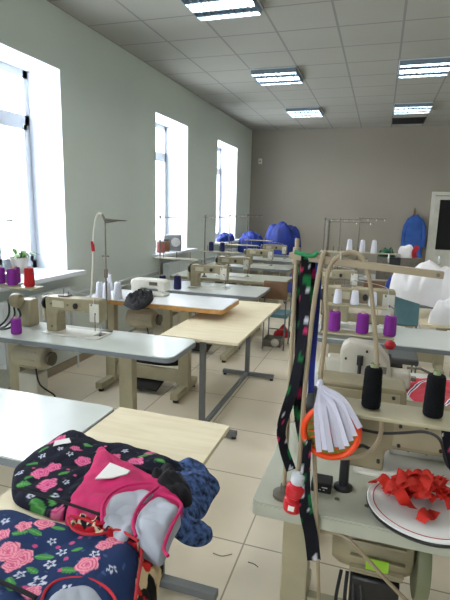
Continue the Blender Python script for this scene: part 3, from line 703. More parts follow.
# ------------------------------------------------------------------ white fabric heap on chair and plywood table
place(ch, (.27, 4.12, 0), 0, 'chair with teal backrest supporting the white fabric heap', CG)
ch2 = [o for o in C.objects if o.get('label') == 'chair with teal backrest supporting the white fabric heap'][0]
for o in C.objects:
    if o.parent == ch2 and o.name.startswith('backrest'):
        o.data = o.data.copy(); o.data.materials[0] = TEAL
    if o.parent == ch2 and o.name.startswith('seat'):
        o.data = o.data.copy(); o.data.materials[0] = STEEL
ch2.rotation_euler.z = 0
ch2.location = (.27, 4.17, 0); ch2.scale = (.6, .9, 1)
q = [Vector(p) for p in ((.12, 4.42, .94), (.2, 4.32, .93), (.33, 4.3, .90), (.5, 4.33, .86), (.8, 4.34, .82), (1.15, 4.32, .8), (1.25, 4.5, .8), (1.0, 4.7, .82), (.6, 4.74, .9), (.25, 4.62, .97))]
blob('fabric_heap', WHF, q, (.62, 4.45, .92), .27, 'large white fabric heap draped over the teal chair and small plywood table', 'fabric heap', amp=1.1, nf=5, power=3, seed=3, seg=130, rings=28)
q = [Vector(p) for p in ((.44, 4.15, .762), (.52, 4.115, .762), (.66, 4.115, .762), (.8, 4.13, .762), (.78, 4.3, .762), (.6, 4.32, .762), (.5, 4.26, .762))]
blob('fabric_heap', WHF, q, cen(q), .2, 'small crumpled white fabric ball on the plywood table below the big white heap', 'fabric heap', amp=.9, nf=8, power=3.4, seed=5)
# tall thread frames and small things on the farthest right table
place(stand, (-.72, 6.7, TZ), 0, 'thread stand leftmost on the farthest right table', SR)
place(stand, (-.52, 6.86, TZ), 0, 'thread stand second from left on the farthest right table', SR)
r = place(stand, (-.26, 6.7, TZ), 0, 'tallest thread stand on the farthest right table beside the white cones', SR); r.scale = (1.2, 1, 1.03)
r = place(stand, (-.7, 7.05, TZ), 0, 'thread stand with long sloping arm at the back of the farthest right table', SR); r.scale = (2.2, 1, .95)
for x, lb in ((-.37, 'left'), (-.2, 'middle'), (-.05, 'right')):
    q = place(sp_w, (x, 6.7, 1.105), 0, 'distant white thread cone before the back wall, %s of three' % lb, 'white thread cones far right'); q.scale = (1.1, 1.1, 1.15)
r = empty('box_of_scraps', 'small grey box with white and red cloth scraps beside the blue jacket', 'box', (.2, 6.72, 1.0))
r.location = (.3, 6.8, .76)
g = MB(); g.bb(-.3, .26, -.1, .1, 0, .3); g.build('case', DMET, r, bevel=.004); MB().bb(-.14, .0, -.104, -.1, .2, .3).build('label_panel', BLACKP, r)
blob('cloth_scrap', WHF, hump((.36, 6.8, 1.062), .1, .08), (.36, 6.8, 1.062), .16, 'white cloth scrap on top of the small grey box', 'cloth', amp=.5, nf=8, power=3.5, seg=50, rings=12)
g = MB(); g.ribbon(smooth_path([(.47, 6.75, 1.065), (.46, 6.74, 1.15), (.5, 6.75, 1.22)], 5), .06, .004, (1, 0, .3)); tag(g.build('red_strip', REDB), 'red and dark strip standing beside the white scrap on the grey box', 'cloth')
blob('green_scraps', mat('green_mixed', srgb(40, 96, 70), .8, var=.6, scale=30), hump((.12, 6.8, 1.062), .11, .07), (.12, 6.8, 1.062), .1, 'dark green cloth scraps left of the small grey box', 'cloth', amp=.7, nf=14, power=2.5, seg=50, rings=12)
blob('blue_cloth', BLUEF, hump((.3, 5.2, .762), .2, .14), (.3, 5.2, .762), .3, 'dark blue cloth on the distant right table left of the white heap', 'cloth', amp=.6, nf=9, power=3, seg=60)
r = empty('brown_box', 'brown cardboard box between cream machine and white heap', 'box', (.02, 4.9, .76))
r.location = (.02, 5.08, .76)
MB().bb(-.13, .08, -.07, .0, 0, .2).build('case', BROWN, r, bevel=.003); MB().bb(-.06, 0, -.0715, -.069, .05, .12).build('tape', BEIGE, r)

# blue jacket on the back wall
r = empty('blue_jacket', 'blue work jacket hanging from a hook on the back wall left of the door', 'jacket', (.7, Y1, 1.5))
bm_pts = [(-.05, .1), (.05, .1), (.12, .04), (.16, -.15), (.17, -.5), (.2, -.8), (-.2, -.8), (-.19, -.5), (-.17, -.2), (-.13, .04)]
g = MB(); g.prism(bm_pts, -.14, -.03, 'Y'); g.build('body', JACK, r, bevel=.04, bseg=4)
for sx in (-1, 1): MB().tube(smooth_path([(sx * .1, -.08, .02), (sx * .19, -.1, -.2), (sx * .2, -.11, -.55)], 6), [.05] * 6 + [.045] * 7).build('sleeve', JACK, r)
MB().tube([(-.05, -.08, .1), (0, -.12, .07), (.05, -.08, .1)], .02).build('collar', JACK, r)
h = empty('wall_hook', 'dark coat hook on the back wall holding the blue jacket', 'hook', (.68, Y1, 1.6))
MB().bb(-.02, .02, -.01, 0, 0, .14).build('plate', BROWN, h); MB().tube([(0, 0, .1), (0, -.07, .1), (0, -.07, .16)], .008).build('prong', DMET, h)

# windowsill things
r = empty('potted_plant', 'small green potted plant on the nearest windowsill', 'plant', Pz(20, 273, 1.0)); pl = r
MB().lathe([(.05, 0), (.06, .01), (.08, .13), (.09, .135), (.09, .15), (.075, .15), (.07, .13)], (0, 0, 0)).build('pot', POT, r)
MB().lathe([(.07, .12), (.07, .135)], (0, 0, 0)).build('soil', SOIL, r)
lf = MB(); rnd = random.Random(4)
for k in range(46):
    a = rnd.random() * 2 * PI; L = .06 + rnd.random() * .12; hh = .03 + rnd.random() * .07
    p0 = Vector((.03 * math.cos(a), .03 * math.sin(a), .13)); p1 = p0 + Vector((math.cos(a) * L * .5, math.sin(a) * L * .5, hh)); p2 = p0 + Vector((math.cos(a) * L, math.sin(a) * L, hh * .6))
    lf.ribbon(smooth_path([p0, p1, p2], 4), [.004, .008, .014, .02, .024, .02, .014, .008, .003], .0015, (-math.sin(a), math.cos(a), 0))
lf.build('leaves', GREENL, r)
r = empty('radio', 'small grey radio with round speaker on the middle windowsill', 'radio', (-2.95, 6.7, 1.0), rz=.35)
r.location = (-2.97, 6.62, 1.0)
MB().bb(-.11, .15, -.07, .07, 0, .24).build('case', STEEL, r, bevel=.015); MB().lathe([(.07, -.078), (.075, -.072), (.075, -.069)], (.07, 0, .13), 20, 'Y').build('speaker_cone', CHROME, r)
r = empty('red_tin', 'small red brown tin at the left end of the middle windowsill', 'tin', (-2.97, 6.25, 1.0))
MB().lathe([(.06, 0), (.06, .15), (.055, .16), (.04, .165)], (0, 0, 0)).build('body', mat('red_brown', srgb(150, 84, 76), .5), r); MB().lathe([(.061, .14), (.061, .155)], (0, 0, 0)).build('rim', DMET, r)
r = empty('glass_jar', 'dark jar between red tin and radio on the middle windowsill', 'jar', (-2.97, 6.43, 1.0))
MB().lathe([(.05, 0), (.055, .02), (.055, .13), (.035, .16)], (0, 0, 0)).build('body', BROWN, r); MB().lathe([(.04, .16), (.04, .18)], (0, 0, 0)).build('lid', DARK, r)

# ------------------------------------------------------------------ right foreground: hoses, strips, disc, bottle, plate
def path(px, Y): return smooth_path([Py(x, y, Y) for x, y in px], 6)
Yf = 1.335
pz = lambda lst: smooth_path([Py(x, y, Y) for x, y, Y in lst], 6)
r = MB().tube(pz([(331, 262, 1.39), (325, 253, 1.375), (321, 263, 1.335), (315, 297, 1.33), (311, 328, 1.33), (305, 388, 1.33), (301, 440, 1.33), (298, 478, 1.31)]), .007).build('beige_hose', TUBE)
tag(r, 'long beige hose hooked over the top arm and dropping into the red bottle', 'hose')
r = MB().tube(pz([(319, 388, 1.33), (323, 355, 1.33), (326, 320, 1.33), (326, 285, 1.33), (330, 266, 1.34), (338, 257, 1.35), (350, 252, 1.36), (361, 257, 1.36), (369, 278, 1.36), (373, 310, 1.36), (376, 345, 1.36), (377, 372, 1.36)]), .0065).build('beige_hose', TUBE)
tag(r, 'arched beige hose looping over the top arm between white strips and left black spool', 'hose')
r = MB().tube(pz([(381, 414, 1.37), (381, 432, 1.37), (375, 446, 1.36), (362, 456, 1.35), (340, 458, 1.345)]), .0065).build('beige_hose', TUBE)
tag(r, 'short curved beige hose from under the spool tray towards the orange disc', 'hose')
r = MB().tube(pz([(313, 430, 1.34), (315, 470, 1.325), (316, 500, 1.29), (317, 530, 1.28), (318, 570, 1.28), (320, 640, 1.28)]), .006).build('hanging_hose', TUBE)
tag(r, 'thin beige hose hanging in front of the right foreground table edge', 'hose')

# printed ribbons
def star(u, v, r):
    rho = math.hypot(u, v); a = math.atan2(v, u)
    return rho < r * (0.45 + 0.55 * abs(math.cos(2.5 * a)) ** 2.2) if r > 0 else False
def dark_print(x, y, z):
    n1 = mnoise.noise(Vector((x, y, z)) * 28); n2 = mnoise.noise(Vector((x + 3, y, z)) * 34)
    if n1 > .32: return srgb(30, 110, 60)
    if n2 > .5: return srgb(190, 50, 100)
    if n2 < -.46: return srgb(200, 200, 210)
    return srgb(24, 24, 32)
VM = vcol_mat('printed_cotton')
def printed_ribbon(name, pts, w, label, cat, twist=.6):
    g = MB(); pts = smooth_path(pts, 10); g.ribbon(pts, w, .004, (1, .3, 0), twist)
    bmesh.ops.subdivide_edges(g.bm, edges=[e for e in g.bm.edges if e.calc_length() > .016], cuts=5)
    o = g.build(name, VM); a = o.data.color_attributes.new('print', 'FLOAT_COLOR', 'POINT')
    for i, vv in enumerate(o.data.vertices): a.data[i].color = (*dark_print(*vv.co), 1)
    return tag(o, label, cat)
Q = lambda lst: [Py(x, y, Y) for x, y, Y in lst]
printed_ribbon('fabric_strip', Q([(306, 256, 1.345), (305, 290, 1.33), (302, 340, 1.33), (294, 385, 1.31), (282, 425, 1.30), (283, 445, 1.3), (291, 470, 1.3)]), .03, 'dark floral fabric strip looping round the pole down to the red bottle', 'fabric strip')
printed_ribbon('fabric_strip', Q([(300, 258, 1.39), (301, 300, 1.385), (298, 350, 1.38), (298, 400, 1.38), (302, 440, 1.38), (306, 470, 1.38)]), .03, 'dark floral fabric strip hanging straight beside the pole', 'fabric strip', .9)
printed_ribbon('fabric_strip', Q([(308, 440, 1.3), (305, 480, 1.29), (306, 510, 1.27), (311, 535, 1.27), (314, 560, 1.27)]), [.02 + .02 * min(1, k / 20) for k in range(41)], 'wide black fabric strip with stars hanging below the red bottle at table edge', 'fabric strip', .2)
printed_ribbon('fabric_strip', Q([(312, 257, 1.40), (311, 300, 1.41), (304, 360, 1.41), (303, 400, 1.41)]), .024, 'narrow dark strip hanging between the pole and the long hose', 'fabric strip', .9)
g = MB(); g.ribbon(smooth_path(Q([(319, 257, 1.36), (318, 290, 1.36), (315, 330, 1.365), (312, 365, 1.365), (311, 393, 1.365)]), 8), .018, .003, (1, .3, 0), .3)
tag(g.build('fabric_strip', mat('royal_blue_tape', srgb(30, 44, 130), .8, var=.2)), 'plain dark blue tape hanging behind the long beige hose', 'fabric strip')
g = MB(); g.tube(smooth_path(Q([(295, 252, 1.34), (303, 254, 1.335), (312, 256, 1.335), (318, 252, 1.335)]), 6), .006); tag(g.build('green_tie', mat('green_tape', srgb(40, 130, 80), .7)), 'green cloth tie knotted round the top arm by the pole', 'tie')
# orange disc
dc = Py(331, 432, 1.33)
r = empty('orange_disc', 'round orange plastic disc with olive wedges hanging under the white strips', 'disc', dc)
R_ = .079
g = MB(); g.tube([(R_ * math.cos(2 * PI * k / 48), 0, R_ * math.sin(2 * PI * k / 48)) for k in range(48)], .009, 10, closed=True); g.build('rim', ORNG, r)
MB().lathe([(R_, .001), (R_, .005)], (0, 0, 0), 48, 'Y').build('back_plate', LIME, r)
for k in range(16):
    a = 2 * PI * k / 16; a1 = .14
    g = MB(); g.prism([(.036 * math.cos(a - .14), .036 * math.sin(a - .14)), (.07 * math.cos(a), .07 * math.sin(a)), (.036 * math.cos(a + .14), .036 * math.sin(a + .14)), (.012 * math.cos(a), .012 * math.sin(a))], -.003, .0, 'Y')
    g.build('petal', ORNG, r, bevel=.001)
MB().lathe([(.018, -.006), (.018, .0)], (0, 0, 0), 20, 'Y').build('hub', ORNG, r)
r.rotation_euler = (.0, 0, .12)
# white strips bundle
tp = Py(320, 384, 1.30)
r = empty('white_strip_bundle', 'bundle of white fabric strips tied at the top, hanging over the orange disc', 'fabric strips', tp)
ends = [(319, 452), (325, 450), (331, 452), (337, 447), (342, 449), (347, 446), (351, 441), (355, 436), (360, 428)]
for k, (ex, ey) in enumerate(ends):
    e_ = Py(ex, ey, 1.285 - .004 * (k % 3)) - tp; mid = e_ * .5 + Vector((.012 * (k - 3) / 5, -.012, .012 + .002 * k))
    if k == 8: mid = e_ * .5 + Vector((.01, -.01, .02))
    g = MB(); g.ribbon(smooth_path([Vector((0, 0, 0)), e_ * .15 + Vector((0, -.008, .008)), mid, e_], 7), [.006 + .010 * min(1, i / 8) for i in range(22)], .0015, (1, .2 * (-1) ** k, 0), .25)
    g.build('strip', mat('white_tape', srgb(206, 204, 222), .85, var=.04), r)
MB().lathe([(.006, -.012), (.01, -.004), (.01, .004), (.006, .012)], (0, 0, 0), 12).build('knot', MATS['white_tape'], r)
# red bottle
bp = Py(292, 508, 1.29)
r = empty('red_bottle', 'small red plastic bottle with white cap hanging at the table corner', 'bottle', bp)
r.rotation_euler = (0, .12, 0)
MB().lathe([(.018, -.008), (.026, -.004), (.028, .002), (.028, .03), (.022, .036), (.022, .042), (.029, .048), (.029, .075), (.018, .085), (.016, .09)], (0, 0, 0), 24).build('body', mat('red_plastic', srgb(196, 26, 40), .35, var=.04), r)
MB().lathe([(.018, .086), (.02, .09), (.02, .112), (.016, .116), (.008, .118)], (0, 0, 0), 24).build('cap', PVC, r)
MB().bb(-.01, .008, -.0288, -.026, .008, .024).build('label_patch', PAPER, r)
# round plate with ribbons
pc = Vector((.2, 1.43, .76))
r = empty('round_lid', 'round white paper covered lid with dark underside and thin red ring', 'lid', pc)
MB().lathe([(.16, .0), (.168, .004), (.172, .012), (.165, .016)], (0, 0, 0), 56).build('base', BLACKP, r)
MB().lathe([(.16, .0165), (.17, .017), (.168, .0195), (.1, .0195), (.001, .0195)], (0, 0, 0), 56).build('paper_cover', PAPER, r)
g = MB(); g.tube([(.152 * math.cos(2 * PI * k / 64), .152 * math.sin(2 * PI * k / 64), .0198) for k in range(64)], .0014, 6, closed=True); g.build('red_ring', REDB, r)
rnd = random.Random(11)
RL = 'crumpled red ribbon scraps piled on the round white lid'
specs = []
for k in range(30):
    a = rnd.random() * 2 * PI; rr = .045 * rnd.random() ** .6 * (1.15 - k / 45)
    specs.append((pc.x - .02 + rr * math.cos(a) * 1.6, pc.y + .035 + rr * math.sin(a), .79 + .0016 * k, rnd.random() * PI, .07 + .05 * rnd.random()))
specs += [(pc.x - .115, pc.y + .045, .786, -.35, .09), (pc.x - .07, pc.y - .03, .79, -.9, .1), (pc.x + .0, pc.y - .07, .786, .9, .07)]
for k, (x, y, z, a, L) in enumerate(specs):
    dx, dy = math.cos(a), math.sin(a); hh = .012 + .02 * rnd.random()
    zz = max(z, .786)
    pts_ = [Vector((x - dx * L / 2, y - dy * L / 2, zz)), Vector((x - dx * L * .2, y - dy * L * .2, zz + hh)), Vector((x + dx * L * .15, y + dy * L * .15, zz + hh * .4)), Vector((x + dx * L / 2, y + dy * L / 2, zz + hh * .5))]
    g = MB(); g.ribbon(smooth_path(pts_, 6), .032 + .012 * rnd.random(), .0012, (-dy, dx, .3 * rnd.uniform(-1, 1)), .5)
    tag(g.build('ribbon_scrap', REDF, smooth=True), RL, 'ribbon scrap', 'red ribbon scraps on the round lid')
# black rod with round foot, black switch box
p = Pz(343, 488, .76)
r = empty('presser_post', 'black cylindrical post with round foot on the near table behind the orange disc', 'post', p)
MB().lathe([(.03, 0), (.03, .008), (.016, .014), (.015, .12), (.018, .122), (.018, .16), (.01, .165)], (0, 0, 0), 24).build('post', BLACKP, r); MB().tube([(.0, 0, .14), (.05, .02, .15), (.08, .06, .12)], .006).build('lever', BLACKP, r)
p = Pz(322, 490, .76)
r = empty('switch_box', 'small black switch box with white marks near the table corner', 'switch', p)
MB().bb(-.035, .03, -.02, .04, 0, .035).build('case', BLACKP, r, bevel=.004); g = MB()
for k in range(3): g.bb(-.02 + .012 * k, -.014 + .012 * k, -.0208, -.02, .012, .014)
g.bb(-.0, .018, -.0208, -.02, .02, .023); g.build('marks', PAPER, r)
r = MB()
for x, y, rr in ((337, 499, .008), (367, 506, .008)):
    p = Pz(x, y, .7601) - Vector(tr1.location); MB().lathe([(rr, .0), (rr, .0015), (rr * .5, .002)], p, 14).build('screw_cap', DMET, tr1)
r.bm.free()
# black cable across the machine, green/pink hanging cloth right
r = MB().tube(pz([(340, 422, 1.5), (356, 428, 1.52), (380, 433, 1.54), (400, 433, 1.54), (425, 432, 1.54), (440, 440, 1.5), (446, 462, 1.47), (452, 470, 1.46)]), .005).build('black_cable', BLACKP); tag(r, 'black cable running along the back of the near machine', 'cable')
printed_ribbon('fabric_strip', Q([(449, 412, 1.42), (447, 428, 1.41), (450, 445, 1.41), (456, 470, 1.41)]), .035, 'dark strip with green and pink print hanging at the right edge', 'fabric strip', .3)
# motor under foreground table
MO = Vector((.1, 1.55, .715)) - Vector(tr1.location)
g = MB(); g.lathe([(.03, -.17), (.08, -.165), (.095, -.14), (.1, -.1), (.1, .06), (.085, .09), (.05, .1)], (0, 0, -.17), 28, 'X')
for k in range(14):
    a = 2 * PI * k / 14; g.box((-.02, .107 * math.cos(a), -.17 + .107 * math.sin(a)), (.17, .016, .008), rx=a)
r = g.build('motor', OLIVE, tr1, bevel=.002, loc=MO)
MB().box((0, 0, -.035), (.26, .12, .07)).build('mounting_plate', BEIGE, r, bevel=.004)
MB().bb(-.1, .06, -.07, .07, -.42, -.275).build('switch_case', BLACKP, r, bevel=.012)
g = MB(); g.lathe([(.04, .1), (.13, .1), (.135, .11), (.135, .13), (.13, .14), (.04, .14)], (0, 0, -.2), 30, 'X'); g.build('belt_guard', mat('pale_green_enamel', srgb(122, 126, 96), .5, var=.08), r)
g = MB(); g.box((-.02, -.117, -.18), (.07, .004, .04), rx=.0); g.build('green_sticker', mat('lime_sticker', srgb(150, 200, 50), .5), r)['label'] = 'lime green sticker'
r['label'] = 'dusty beige ribbed motor'
for k in range(4): MB().tube(smooth_path([(-.13 + .02 * k, -.05, -.28), (-.14 + .03 * k, -.09, -.38), (-.12 + .03 * k, -.06, -.5)], 5), .006).build('wire', BLACKP, r)
r = MB().tube(pz([(321, 531, 1.33), (336, 533, 1.31), (350, 541, 1.3), (370, 562, 1.3), (390, 584, 1.3), (410, 604, 1.3)]), .006).build('power_cord', TUBE, tr1, loc=-Vector(tr1.location))

# ------------------------------------------------------------------ garments in the left foreground
def floral(base, roses, leaves, stars, dots, rose_hi, rose_lo):
    def f(x, y):
        c = base
        n = mnoise.noise(Vector((x, y, 0)) * 60)
        if n > .55: c = tuple(b * 1.8 + .02 for b in base)
        for (lx, ly, a, L) in leaves:
            dx, dy = x - lx, y - ly; u = dx * math.cos(a) + dy * math.sin(a); v = -dx * math.sin(a) + dy * math.cos(a)
            if (u / L) ** 2 + (v / (L * .42)) ** 2 < 1: c = srgb(70, 140, 70) if abs(v) > L * .06 else srgb(110, 170, 100)
        for (sx, sy, r) in stars:
            dx, dy = x - sx, y - sy; 
            if star(dx, dy, r) and not star(dx, dy, r * .5): c = srgb(200, 206, 222)
        for (sx, sy, r) in dots:
            if math.hypot(x - sx, y - sy) < r: c = srgb(196, 80, 130)
        for (rx, ry, r) in roses:
            dx, dy = x - rx, y - ry; rho = math.hypot(dx, dy); a = math.atan2(dy, dx)
            if rho < r * (1 + .1 * math.cos(5 * a)):
                k = (rho / r * 3.2 + a / (2 * PI) + .2 * math.sin(3 * a)) % 1
                c = rose_hi if k < .62 else rose_lo
                if rho < r * .2: c = rose_lo
        return c
    return f
def W(x, y, z=.82): p = Pz(x, y, z); return (p.x, p.y)
rnd = random.Random(3)
rosA = [(*W(40, 468), .024), (*W(53, 463), .022), (*W(47, 479), .025), (*W(83, 457), .022), (*W(52, 437), .022), (*W(60, 433), .018), (*W(115, 452), .016), (*W(136, 457), .022), (*W(150, 449), .016), (*W(55, 503), .02), (*W(75, 445), .014)]
leaA = [(*W(32, 458), .4, .02), (*W(23, 477), .2, .024), (*W(30, 472), .9, .018), (*W(88, 441), -.3, .022), (*W(37, 494), -.2, .03), (*W(52, 493), -.7, .022), (*W(145, 452), .5, .024), (*W(64, 470), .9, .018), (*W(100, 446), .9, .018), (*W(44, 446), .9, .018), (*W(160, 458), .2, .02)]
staA = [(*W(19, 467), .014), (*W(42, 452), .014), (*W(70, 452), .013), (*W(66, 478), .012), (*W(56, 490), .012), (*W(30, 488), .012), (*W(125, 447), .012), (*W(60, 447), .012), (*W(170, 462), .012)]
dotA = [(*W(68, 466), .006), (*W(60, 485), .006), (*W(75, 472), .006), (*W(80, 446), .008), (*W(33, 463), .005), (*W(105, 443), .006), (*W(128, 466), .006), (*W(88, 470), .006)]
rosA = [(x, y, r * 1.15) for x, y, r in rosA]
FA = floral(srgb(22, 24, 40), rosA, leaA, staA, dotA, srgb(226, 120, 160), srgb(196, 60, 120))
gA = empty('floral_garment', 'black rose printed garment with magenta panel, grey lining and white label, behind the navy one', 'garment', (0, 0, 0))
Zt = .762
def poly(lst, zb, zproj): return [Vector((*W(x, y, zproj), zb)) for x, y in lst]
q = poly([(12, 470), (20, 458), (38, 445), (60, 432), (78, 430), (104, 440), (128, 442), (160, 452), (186, 464), (180, 474), (150, 476), (118, 474), (96, 486), (80, 500), (64, 512), (40, 506), (14, 494)], Zt, .79)
blob('floral_body', VM, q, cen(q), .045, parent=gA, amp=.32, nf=8, power=7, colfn=FA, seg=230, rings=80, seed=1)
q = poly([(98, 443), (114, 452), (132, 460), (160, 476), (184, 484), (186, 494), (176, 512), (150, 528), (104, 534), (80, 524), (66, 514), (66, 498), (76, 482), (86, 466)], Zt + .004, .81)
blob('magenta_panel', MAG, q, cen(q), .055, parent=gA, amp=.25, nf=9, power=8, seg=110, rings=30, seed=2)
q1 = poly([(104, 506), (112, 494), (128, 486), (148, 484), (157, 489), (146, 500), (136, 514), (133, 530), (120, 537), (106, 530), (101, 518)], Zt + .02, .83)
blob('lining', GREYF, q1, cen(q1), .05, parent=gA, amp=.3, nf=8, power=8, seg=90, rings=26, seed=3)['label'] = 'grey lining'
q2 = poly([(141, 504), (158, 493), (175, 499), (181, 508), (172, 526), (162, 548), (150, 545), (137, 535), (134, 520)], Zt + .02, .83)
blob('lining', GREYF, q2, cen(q2), .055, parent=gA, amp=.3, nf=8, power=8, seg=90, rings=26, seed=4)['label'] = 'grey lining'
def pip(lst, z, m, par, r=.0045, name='piping'):
    return MB().tube(smooth_path([Pz(x, y, z) for x, y in lst], 6), r, 8).build(name, m, par)
pip([(102, 522), (103, 505), (112, 493), (128, 485), (150, 483), (158, 487)], .838, MAG, gA)
pip([(158, 487), (146, 497), (137, 510), (133, 524), (136, 536)], .84, MAG, gA)
pip([(158, 493), (174, 498), (181, 507), (172, 526), (164, 547), (168, 556)], .835, MAG, gA)
pip([(14, 488), (40, 495), (66, 503), (90, 511), (103, 515)], .828, BLKF, gA, .004, 'dark_seam')
q = poly([(95, 478), (110, 462), (130, 470), (127, 473), (112, 477)], .826, .835)
g = MB(); g.prism([(v.x, v.y) for v in q], .830, .8335); g.build('white_label', PAPER, gA)['label'] = 'white paper label'
q = poly([(53, 446), (55, 441), (69, 438), (71, 442)], .81, .815)
g = MB(); g.prism([(v.x, v.y) for v in q], .812, .8155); g.build('care_label', PAPER, gA)['label'] = 'small white label'
q = poly([(150, 470), (160, 458), (178, 463), (190, 474), (192, 484), (180, 488), (160, 480)], Zt + .012, .84)
blob('gathered_edge', BLKF, q, cen(q), .06, parent=gA, amp=.45, nf=16, power=4, seg=80, rings=20, seed=6)
# denim coloured sleeves hanging over the edge
gd = empty('marled_garment', 'blue marled garment hanging over the corner of the foreground plywood table', 'garment')
q = [Pz(x, y, z) for x, y, z in ((165, 466, .77), (178, 463, .768), (190, 461, .765), (204, 468, .745), (213, 478, .73), (220, 488, .715), (212, 502, .71), (204, 517, .70), (192, 522, .72), (178, 516, .76), (168, 500, .77))]
blob('sleeve', DENIM, q, cen(q) , .035, parent=gd, amp=.5, nf=14, power=3.2, seg=90, rings=26, seed=8)
q = [Pz(x, y, z) for x, y, z in ((164, 514, .77), (178, 508, .765), (190, 519, .73), (203, 526, .71), (212, 531, .70), (211, 541, .69), (200, 547, .69), (186, 545, .70), (174, 537, .73), (164, 528, .765))]
blob('sleeve', DENIM, q, cen(q) , .035, parent=gd, amp=.5, nf=14, power=3, seg=90, rings=26, seed=9)
# navy garment
rosB = [(*W(8, 550), .028), (*W(22, 556), .026), (*W(12, 562), .022), (*W(87, 566), .027), (*W(24, 527), .02), (*W(45, 523), .026), (*W(104, 545), .02), (*W(115, 538), .022), (*W(32, 590), .02), (*W(2, 535), .018)]
leaB = [(*W(20, 534), .5, .02), (*W(35, 533), -.1, .022), (*W(44, 555), .2, .024), (*W(10, 582), -.7, .026), (*W(68, 570), .2, .022), (*W(77, 549), .6, .014), (*W(32, 568), -.2, .018), (*W(58, 528), .2, .018)]
staB = [(*W(50, 563), .016), (*W(38, 580), .022), (*W(20, 572), .014), (*W(62, 551), .014), (*W(5, 520), .014), (*W(52, 540), .012), (*W(95, 555), .014), (*W(112, 570), .014), (*W(66, 590), .014)]
dotB = [(*W(58, 545), .006), (*W(72, 541), .007), (*W(66, 558), .006), (*W(80, 535), .006), (*W(35, 545), .006), (*W(98, 560), .006), (*W(60, 570), .005), (*W(25, 585), .006)]
FB = floral(srgb(34, 52, 92), rosB, leaB, staB, dotB, srgb(232, 150, 170), srgb(206, 92, 124))
gB = empty('floral_garment', 'navy rose printed garment with red binding in the bottom left corner', 'garment')
q = poly([(-40, 520), (0, 506), (30, 516), (62, 524), (92, 530), (116, 528), (130, 536), (139, 550), (136, 575), (130, 610), (110, 660), (20, 680), (-60, 620)], Zt, .80)
blob('floral_body', VM, q, cen(q), .055, parent=gB, amp=.2, nf=7, power=8, colfn=FB, seg=240, rings=90, seed=11)
q = poly([(44, 600), (52, 588), (66, 582), (88, 581), (102, 590), (106, 604), (90, 625), (56, 625)], .795, .83)
blob('lining', GREYF, q, cen(q), .03, parent=gB, amp=.3, nf=9, power=8, seg=80, rings=20, seed=12)['label'] = 'pale grey lining'
pip([(40, 606), (46, 590), (60, 580), (84, 578), (102, 585), (112, 594), (118, 606)], .82, REDB, gB, .0035, 'binding')
pip([(141, 548), (141, 562), (138, 580), (134, 610)], .80, REDB, gB, .004, 'binding')
pip([(125, 536), (138, 543), (142, 552)], .80, REDB, gB, .004, 'binding')
pip([(-5, 580), (20, 590), (36, 598)], .83, BLKF, gB, .005, 'strap')
# red trimmed tangle
def red_print(x, y):
    n = mnoise.noise(Vector((x, y, 2)) * 45); n2 = mnoise.noise(Vector((x, y, 5)) * 55)
    return srgb(180, 24, 40) if n > .0 else (srgb(220, 200, 170) if n2 > 0 else srgb(30, 30, 40))
gC = empty('red_trimmed_garment', 'tangle of red trimmed print fabric between the two floral garments', 'garment')
q = poly([(68, 522), (76, 516), (90, 518), (110, 528), (130, 532), (140, 545), (120, 541), (95, 536), (78, 532)], Zt + .03, .81)
blob('body', VM, q, cen(q), .03, parent=gC, amp=.8, nf=28, power=4, colfn=red_print, seg=110, rings=30, seed=14)
pip([(68, 518), (72, 528), (84, 534), (100, 534), (118, 530), (138, 541)], .825, REDB, gC, .0035, 'trim')
pip([(70, 516), (84, 519), (96, 524), (108, 523), (112, 530)], .825, REDB, gC, .0035, 'trim')
def beige_print(x, y):
    n = mnoise.noise(Vector((x, y, 2)) * 32); n2 = mnoise.noise(Vector((x, y, 5)) * 30)
    return srgb(196, 44, 40) if n > .15 else (srgb(28, 26, 24) if n2 > .12 else srgb(214, 190, 150))
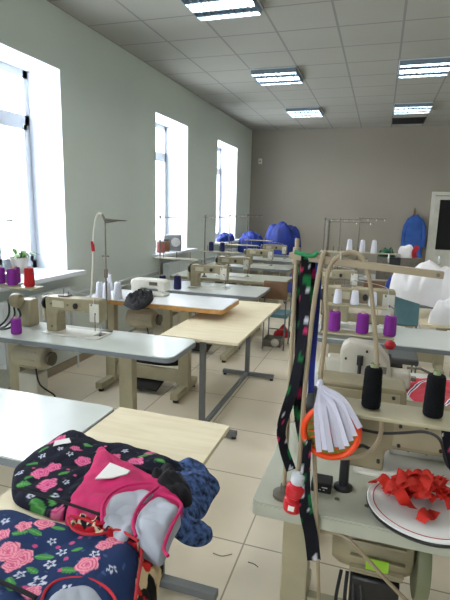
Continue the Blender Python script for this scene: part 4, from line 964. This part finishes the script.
q = [Pz(x, y, z) for x, y, z in ((136, 556, .765), (142, 545, .765), (152, 549, .76), (163, 565, .745), (160, 582, .73), (157, 600, .71), (150, 630, .70), (132, 620, .74), (131, 585, .762))]
o = blob('print_skirt', VM, q, cen(q), .03, amp=.6, nf=20, power=5, colfn=beige_print, seg=120, rings=36, seed=15)
tag(o, 'beige fabric with red and black flowers hanging off the plywood table edge', 'garment')
# little things on the floor
for (x, y, m, nm, lb, cat) in ((153, 568, PAPER, 'paper_scrap', 'white paper scrap on the floor below the foreground plywood table', 'scrap'),):
    p = Pz(x, y, 0.001); g = MB(); g.ribbon([p + Vector((-.03, 0, 0)), p + Vector((0, .005, .006)), p + Vector((.03, 0, .001))], .04, .001, (0, 1, 0)); tag(g.build(nm, m), lb, cat)
for pts_, lb in (([(248, 562), (254, 564), (258, 567)], 'short dark thread scrap on the floor tile in the aisle'), ([(213, 553), (222, 556), (232, 554)], 'pale grey thread scrap on the floor beside the hanging sleeve')):
    g = MB(); g.tube(smooth_path([Pz(x, y, .003) for x, y in pts_], 5), .002, 6); tag(g.build('thread_scrap', DARK if 'dark' in lb else DMET), lb, 'thread')
r = empty('cable_reel', 'grey pedal block with red cloth on the floor at the far aisle', 'pedal', Pz(274, 345, 0))
MB().bb(-.12, .1, -.1, .1, 0, .1).build('body', DMET, r, bevel=.01); MB().lathe([(.03, -.11), (.05, -.105), (.05, -.1)], (0.03, 0, .06), 16, 'Y').build('knob', WHITEM, r)
p = Pz(283, 336, 0)
blob('red_cloth', REDB, hump((p.x, p.y, .101 if False else .001), .12, .1), (p.x, p.y, .001), .1, 'small red cloth lying on the floor at the far aisle', 'cloth', amp=.7, nf=14, power=2.5, seg=50, rings=12)

# ------------------------------------------------------------------ light
wd = bpy.data.worlds.new('sky'); bpy.context.scene.world = wd; wd.use_nodes = True
bg = wd.node_tree.nodes['Background']; bg.inputs[0].default_value = (.89, .95, 1.0, 1); bg.inputs[1].default_value = 3.6
sc = bpy.context.scene
sc.view_settings.view_transform = 'Standard'; sc.view_settings.look = 'None'; sc.view_settings.exposure = 2.28; sc.view_settings.gamma = 1.0
sc.view_settings.use_curve_mapping = False
